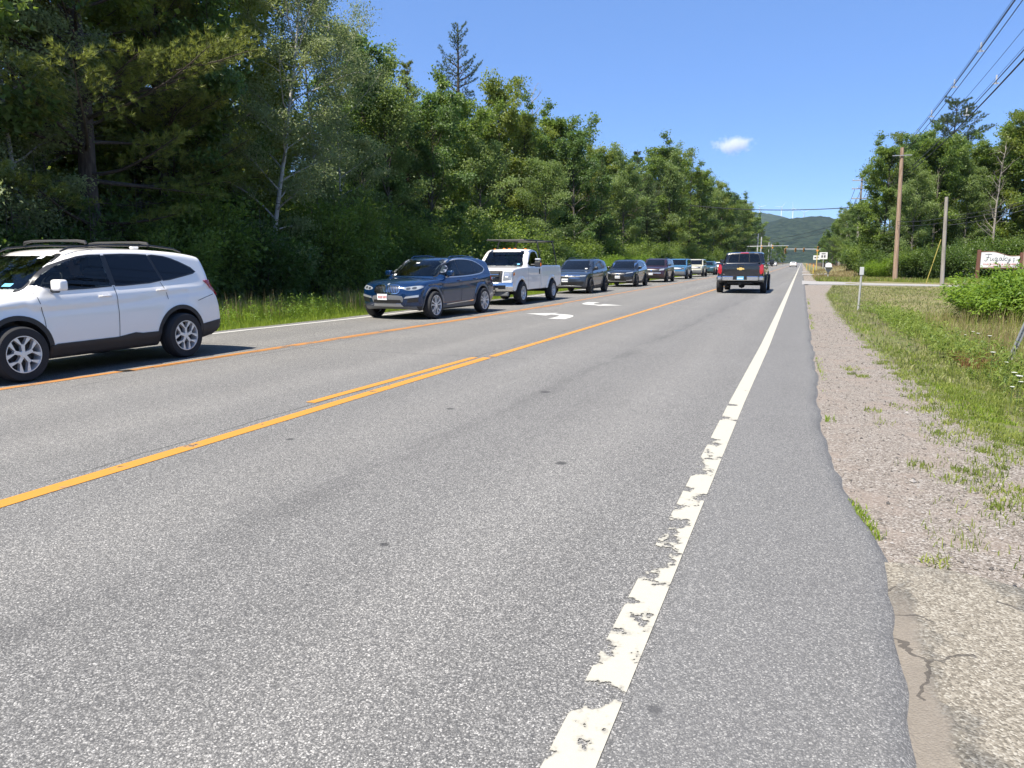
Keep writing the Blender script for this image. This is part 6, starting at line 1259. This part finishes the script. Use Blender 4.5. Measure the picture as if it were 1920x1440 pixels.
pole(6.98, 66.2, 10.25, .19, .13, 'pole_wood', 'thick brown wooden pole with a short stub arm beside the driveway', [], lean=(-.25, 0))
_e = [o for o in COL.objects if o.name.startswith('utility_pole')][-1]; MB().box((-.23, -.19, 9.65), (1.35, .05, .06)).build('stub_arm', MAT['galvanised_steel'], _e)
pole(8.57, 55.2, 5.6, .125, .10, 'grey_pole_wood', 'plain grey pole standing in the lawn', name='grey_pole', lean=(-.2, 0))
pole(7.0, 114.0, 11.7, .18, .12, 'grey_pole_wood', 'tall grey utility pole with several cross arms above the trees', [(11.3, 2.4, 0), (10.2, 2.4, 0), (8.9, 1.8, -.2)])
pole(7.0, 141.0, 10.2, .18, .12, 'grey_pole_wood', 'grey utility pole half hidden by the roadside trees', [(9.8, 2.2, 0)])
pole(7.2, 168.0, 9.2, .18, .12, 'grey_pole_wood', 'short utility pole with a transformer among the far trees', [(8.9, 2.2, 0)])
pole(9.2, 19.0, 14.6, .20, .14, 'pole_wood', 'utility pole carrying the near end of the cables', [(14.2, 2.6, 0), (13.1, 2.4, 0)])
tp = atY(1924, VPY, 57.0); e = pole(float(tp[0]), 57.0, 15.2, .20, .13, 'pole_wood', 'wooden pole with a grey drum transformer beside the sign', [(14.9, 1.4, .5)])
MB().lathe([(0, .48), (.17, .47), (.24, .43), (.25, .40), (.25, -.40), (.22, -.46), (0, -.46)], 20, Matrix.Translation((-.42, -.15, 13.4))).build('transformer', MAT['transformer_grey'], e, True)
for k, dx in enumerate((-.12, .08)): MB().tube([(-.42 + dx, -.15, 13.86), (-.42 + dx, -.15, 14.08)], [.05, .025], 8).build('bushing', MAT['insulator'], e, True)
MB().tube([(-.66, -.2, 13.7), (-.74, -.3, 13.1), (-.55, -.25, 12.6), (-.1, -.15, 12.5)], .02, 6).build('transformer_lead', MAT['cable_black'], e, True)
for i, u in enumerate((1419, 1425.5, 1440, 1444.5)):
    q = atY(u, VPY, (268, 268, 300, 300)[i]); pole(float(q[0]), (268, 268, 300, 300)[i], (11.0, 9.9, 8.8, 8.2)[i], .22, .18, 'insulator', 'pale bare pole standing beyond the traffic signals', name='far_pole', group='pale poles beyond the signals')
e = empty('guy_marker', (float(atY(1736, 531, 60)[0]), 60.0, -.05)); MB().tube([(0, 0, 0), (.75, .4, 3.1)], .03, 6).build('sleeve', MAT['guy_yellow'], e, True); tag(e, 'slanted yellow guy wire sleeve between the two poles', 'guy wire')
# overhead cables
def wire(name, P0, P1, sag, r, label, spacers=(), n=40, group=None, extra=()):
    P0, P1 = np.array(P0, float), np.array(P1, float); e = empty(name, tuple(P0)); 
    for dx, dz, rr in ((0, 0, r),) + tuple(extra):
        m = MB(); m.tube([tuple((P1 - P0) * t + [dx, 0, dz - 4 * sag * t * (1 - t)]) for t in np.linspace(0, 1, n)], rr, 5); m.build('strand', MAT['cable_black'], e, True)
    for t in spacers:
        p = (P1 - P0) * t + [0, 0, -4 * sag * t * (1 - t)]; MB().box(tuple(p + np.array([.0, 0, -.12])), (.30, .06, .06)).build('spacer', MAT['insulator'], e); MB().box(tuple(p + np.array([.0, 0, .10])), (.06, .06, .40)).build('spacer', MAT['insulator'], e)
    tag(e, label, 'cable', group); return e
wire('power_cable', (8.3, 19, 14.9), (6.6, 114, 11.5), 2.25, .022, 'upper spacer cable bundle running above the right verge', (.20, .28, .345, .42), extra=((.16, -.22, .022), (-.16, -.22, .02), (0, .18, .012)))
wire('power_cable', (9.6, 19, 13.7), (7.6, 114, 10.5), 2.2, .024, 'lower spacer cable bundle running above the right verge', (.17, .235, .30, .37), extra=((.18, -.24, .026), (-.18, -.22, .022), (.0, -.42, .03), (-.5, .35, .012), (.1, .3, .01)))
wire('power_cable', (7.0, 114, 11.3), (7.0, 141, 9.9), .5, .03, 'cable bundle between the two far utility poles', extra=((.8, 0, .03), (-.8, 0, .03), (-.5, -1.1, .035)))
wire('power_cable', (7.0, 141, 9.8), (7.2, 168, 8.9), .4, .03, 'cable bundle running to the short pole among the trees', extra=((.8, 0, .03), (-.8, 0, .03)))
wire('street_cable', (6.6, 114, 8.9), (-17, 122, 10.3), .55, .06, 'heavy dark cable crossing high over the road')
wire('street_cable', (7.0, 168, 8.3), (-18, 262, 7.2), .9, .05, 'thin cable crossing the road in front of the hill', extra=((0, .9, .05),))
wire('service_cable', (8.4, 55.2, 4.1), (13.9, 57, 5.4), .2, .018, 'service cables from the grey pole to the sign pole', extra=((0, -.3, .018), (0, .25, .014)))
wire('service_cable', (6.8, 66, 4.6), (8.4, 55.3, 4.3), .1, .018, 'service cables between the brown pole and the grey pole', extra=((0, -.3, .014),))
# traffic signals
def mast(px_, y, x1, zarm, heads, label, back=False):
    e = empty('traffic_signal', (px_, y, -.05)); MB().tube([(0, 0, 0), (0, 0, zarm + .3)], [.16, .12], 10).build('mast', MAT['galvanised_steel'], e, True); MB().tube([(0, 0, zarm), (x1 - px_, 0, zarm + .15)], [.13, .07], 8).build('arm', MAT['galvanised_steel'], e, True)
    for hx, nl, dz in heads:
        h = MB().box((hx - px_, -.22 if not back else .2, zarm - .15 + dz), (.40, .22, .36 * nl), bev=.03).build('signal_head', MAT['signal_yellow'], e, True)
        for k in range(nl): MB().lathe([(0, .0), (.13, .0), (.15, .03), (.17, .03), (.17, .2), (.15, .2), (.15, .05)], 12, Matrix.Translation((hx - px_, -.33 if not back else .31, zarm - .15 + dz + (k - (nl - 1) / 2) * .34)) @ Matrix.Rotation(math.pi / 2 * (1 if not back else -1), 4, 'X')).build('lens', MAT['signal_lens'], h, True)
    tag(e, label, 'traffic light')
mast(5.75, 230, -4.9, 5.05, [(-4.5, 4, -.25), (-1.8, 3, 0), (.4, 3, 0), (4.1, 3, .35)], 'traffic signal arm with amber heads reaching in from the right')
mast(-17.2, 262, -4.2, 6.6, [(-12.6, 3, 0), (-9.2, 3, 0), (-4.8, 1, 0)], 'traffic signal arm seen from behind reaching in from the left', True)
# mailbox
p0 = gnd(1552, 521); e = empty('mailbox', (p0[0], p0[1], float(gz(p0[0], p0[1])))); MB().box((0, 0, .5), (.10, .10, 1.1)).build('post', MAT['weathered_post'], e); m = MB()
m.prism([(-.28, 0), (.28, 0), (.28, .22), (.20, .36), (0, .42), (-.20, .36), (-.28, .22)], -.42, .42, Matrix.Translation((0, 0, 1.05)) @ Matrix.Rotation(math.pi / 2, 4, 'X')); m.build('box', MAT['sign_white'], e); MB().prism([(-.42, 1.03), (.42, 1.03), (.06, .55), (-.06, .55)], -.06, .06, Matrix.Rotation(math.pi / 2, 4, 'X')).build('bracket', MAT['weathered_post'], e); MB().box((.30, .1, 1.32), (.02, .14, .10)).build('flag', MAT['sign_red'], e); tag(e, 'white mailbox on a braced post at the driveway mouth', 'mailbox')
# small signs ahead
def road_sign(u, v0, v1, Y, w, label, marks):
    a = atY(u, v0, Y); b = atY(u, v1, Y); z0 = float(gz(a[0], Y)); e = empty('road_sign', (a[0], Y, z0)); MB().tube([(0, .04, 0), (0, .04, a[2] - z0)], .05, 6).build('post', MAT['weathered_post'], e); h = a[2] - b[2]
    p = MB().box((0, 0, (a[2] + b[2]) / 2 - z0), (w, .02, h), bev=.008).build('panel', MAT['sign_white'], e)
    for (mx, mz, mw, mh) in marks: MB().box((mx * w, -.014, (a[2] + b[2]) / 2 - z0 + mz * h), (mw * w, .006, mh * h)).build('marking', MAT['sign_ink'], p)
    tag(e, label, 'sign')
road_sign(1531.5, 479, 487, 118, .92, 'small white sign with dark arrows beyond the mailbox', [(-.2, 0, .25, .3), (.15, .1, .35, .2)]); road_sign(1544.5, 473, 486, 122, 1.12, 'larger square white sign with dark figures beyond the mailbox', [(0, .28, .5, .14), (-.16, -.1, .2, .36), (.16, -.1, .2, .36)])
p0 = gnd(1530, 512); e = empty('marker_pole', (p0[0], p0[1], -.05)); MB().tube([(0, 0, 0), (0, 0, 3.0)], .055, 8).build('pole', MAT['yellow_marker'], e, True); MB().box((0, 0, 3.05), (.30, .1, .22), bev=.03).build('cap', MAT['orange_marker'], e); tag(e, 'tall yellow marker pole near the mailbox', 'post')
for u, Y in ((1526, 96), (1513, 150), (1519, 158)):
    q = atY(u, VPY, Y); e = empty('delineator', (q[0], Y, float(gz(q[0], Y)))); MB().tube([(0, 0, 0), (0, 0, 1.25)], .05, 6).build('post', MAT['yellow_marker'], e); MB().box((0, -.06, 1.05), (.16, .03, .22)).build('reflector', MAT['orange_marker'], e); tag(e, 'short yellow roadside delineator post with an orange reflector', 'post', 'short delineator posts on the right shoulder')
# restaurant sign
e = empty('roadside_sign', (13.0, 68.5, float(gz(13, 68.5)))); tag(e, 'white roadside board with dark script lettering between brown wooden posts', 'sign')
for x, h in ((0, 2.42), (2.88, 2.2)): MB().box((x, 0, h / 2), (.26, .22, h), bev=.02).build('post', MAT['sign_wood'], e)
top = lambda x: 2.22 + .02 * math.sin(x * 2.4) - .30 * sstep(x, .9, 2.3)
xs_ = np.linspace(.14, 2.74, 26); m = MB(); m.prism([(x, 1.06) for x in (.14, 2.74)] + [(x, float(top(x))) for x in xs_[::-1]], -.05, .05, Matrix.Rotation(math.pi / 2, 4, 'X')); bd = m.build('board', MAT['sign_white'], e)
m = MB(); m.tube([(x, 0, float(top(x)) + .03) for x in xs_], .035, 6); m.build('top_rail', MAT['sign_wood'], e, True); MB().box((1.44, 0, 1.02), (2.6, .12, .09)).build('bottom_rail', MAT['sign_wood'], e)
def stroke(pts_, x0, z0, s, r, name):
    P = chaikin(pts_, 3, False); MB().tube([(x0 + p[0] * s, -.058, z0 + p[1] * s) for p in P], r, 5, flat=1.0).build(name, MAT['sign_ink'], bd, True)
LET = [[(0, .95), (.35, 1.05), (.9, 1.0)], [(.5, 1.0), (.42, .5), (.3, .05), (.05, -.05), (-.05, .12)], [(.18, .52), (.6, .56)],
       [(.75, .5), (.7, .1), (.85, .0), (1.05, .2), (1.12, .5), (1.08, .05), (1.25, .05)], [(1.65, .42), (1.4, .5), (1.32, .15), (1.5, .02), (1.66, .3), (1.68, .5), (1.6, -.4), (1.38, -.48), (1.4, -.25), (1.85, .08)],
       [(2.25, .42), (2.0, .5), (1.92, .15), (2.08, .02), (2.24, .25), (2.28, .5), (2.26, .06), (2.45, .06)], [(2.6, 1.1), (2.52, .5), (2.48, .0)], [(2.9, .5), (2.55, .25), (2.75, .05), (3.0, .02)], [(3.05, .5), (3.08, .15), (3.25, .05), (3.42, .5), (3.3, -.2), (3.05, -.48), (3.0, -.25), (3.5, .1)]]
for L in LET: stroke(L, .42, 1.58, .50, .016, 'letter')
for k in range(3):
    z = 1.78 - k * .13; m = MB(); m.box((2.36, -.056, z), (.09, .008, .014)); m.box((2.36, -.056, z - .04), (.11, .008, .014)); m.box((2.36, -.056, z - .02), (.014, .008, .09)); m.build('character', MAT['sign_ink'], bd)
def text(s, x, z, size, mat, width):
    cu = bpy.data.curves.new('lettering', 'FONT'); cu.body = s; cu.size = size; cu.extrude = .004; cu.align_x = 'CENTER'; o = bpy.data.objects.new('tmp', cu); COL.objects.link(o); bpy.context.view_layer.update()
    me = bpy.data.meshes.new_from_object(o.evaluated_get(bpy.context.evaluated_depsgraph_get())); COL.objects.unlink(o); bpy.data.objects.remove(o); me.materials.clear(); me.materials.append(MAT[mat]); q = obj('lettering', me, bd); w = max(v.co.x for v in me.vertices) - min(v.co.x for v in me.vertices)
    q.scale = (width / w, 1, 1); q.location = (x, -.058, z); q.rotation_euler = (math.pi / 2, 0, 0)
text('FINE CHINESE & JAPANESE', 1.44, 1.27, .14, 'sign_red', 2.2); text('CUISINE  LOUNGE', 1.44, 1.11, .13, 'sign_red', 1.5)
# ------------------------------------------------------------------ wind turbines on the ridge
for i, (u, v0, Y, rot) in enumerate(((1424, 405, 4250, .2), (1464.5, 408.5, 4250, .9), (1486, 411.5, 4250, 1.7), (1507, 414.5, 4300, .4))):
    b = atY(u, v0, Y); e = empty('wind_turbine', (b[0], Y, b[2] - 6)); H = (52, 60, 62, 50)[i]; MB().tube([(0, 0, -10), (0, 0, H)], [2.6, 1.6], 10).build('tower', MAT['turbine_white'], e, True); MB().box((0, -1, H + 1), (3, 8, 3), bev=.6).build('nacelle', MAT['turbine_white'], e)
    for k in range(3):
        a = rot + k * 2.0944; d = Vector((math.cos(a), 0, math.sin(a))); MB().tube([Vector((0, -6, H + 1)), Vector((0, -6, H + 1)) + d * 9, Vector((0, -6, H + 1)) + d * 34], [1.0, 1.9, .5], 6, flat=.4).build('blade', MAT['turbine_white'], e, True)
    tag(e, 'white wind turbine standing on the far ridge', 'wind turbine', 'wind turbines on the ridge')
# ------------------------------------------------------------------ small cloud: soft volume inside a lumpy shell, above and beyond the hills
t = NT('cloud_vapour'); t.t.nodes.remove(t.b); P = t.n('TexCoord').outputs['Object']; nz = t.noise(P, .018, 5, .6); r = t.attr('rnd')
L_ = t.n('VectorMath', {0: P, 1: (1 / 165.0, 1 / 110.0, 1 / 74.0)}, operation='MULTIPLY').outputs[0]; ln = t.n('VectorMath', {0: L_}, operation='LENGTH').outputs['Value']
den = t.math('MULTIPLY', t.smooth(t.math('ADD', t.math('SUBTRACT', 1.0, ln), t.math('MULTIPLY', t.math('SUBTRACT', nz, .5), 1.9)), .12, .85), .018)
pv = t.n('VolumePrincipled', {'Color': C(1, 1, 1), 'Density': den, 'Anisotropy': .2}); t.t.links.new(pv.outputs[0], t.out.inputs['Volume'])
cb = atY(1374, 272, 5600); bm = bmesh.new(); bmesh.ops.create_icosphere(bm, subdivisions=3, radius=1.0)
for v in bm.verts: v.co = Vector((v.co.x * 205, v.co.y * 130, v.co.z * 100))
me = bpy.data.meshes.new('cloud'); bm.to_mesh(me); bm.free(); me.materials.append(MAT['cloud_vapour']); cl = obj('cloud', me); cl.location = tuple(cb); tag(cl, 'small white cloud in the blue sky', 'cloud', kind='structure')
# ------------------------------------------------------------------ air: thin even haze round the whole scene
t = NT('haze_air'); t.t.nodes.remove(t.b); pv = t.n('VolumePrincipled', {'Color': C(.72, .86, 1.0), 'Density': 0.45e-4, 'Anisotropy': .1}); t.t.links.new(pv.outputs[0], t.out.inputs['Volume'])
hz = MB().box((0, 250, 199), (12400, 12900, 402)).build('haze', MAT['haze_air']); tag(hz, kind='stuff')
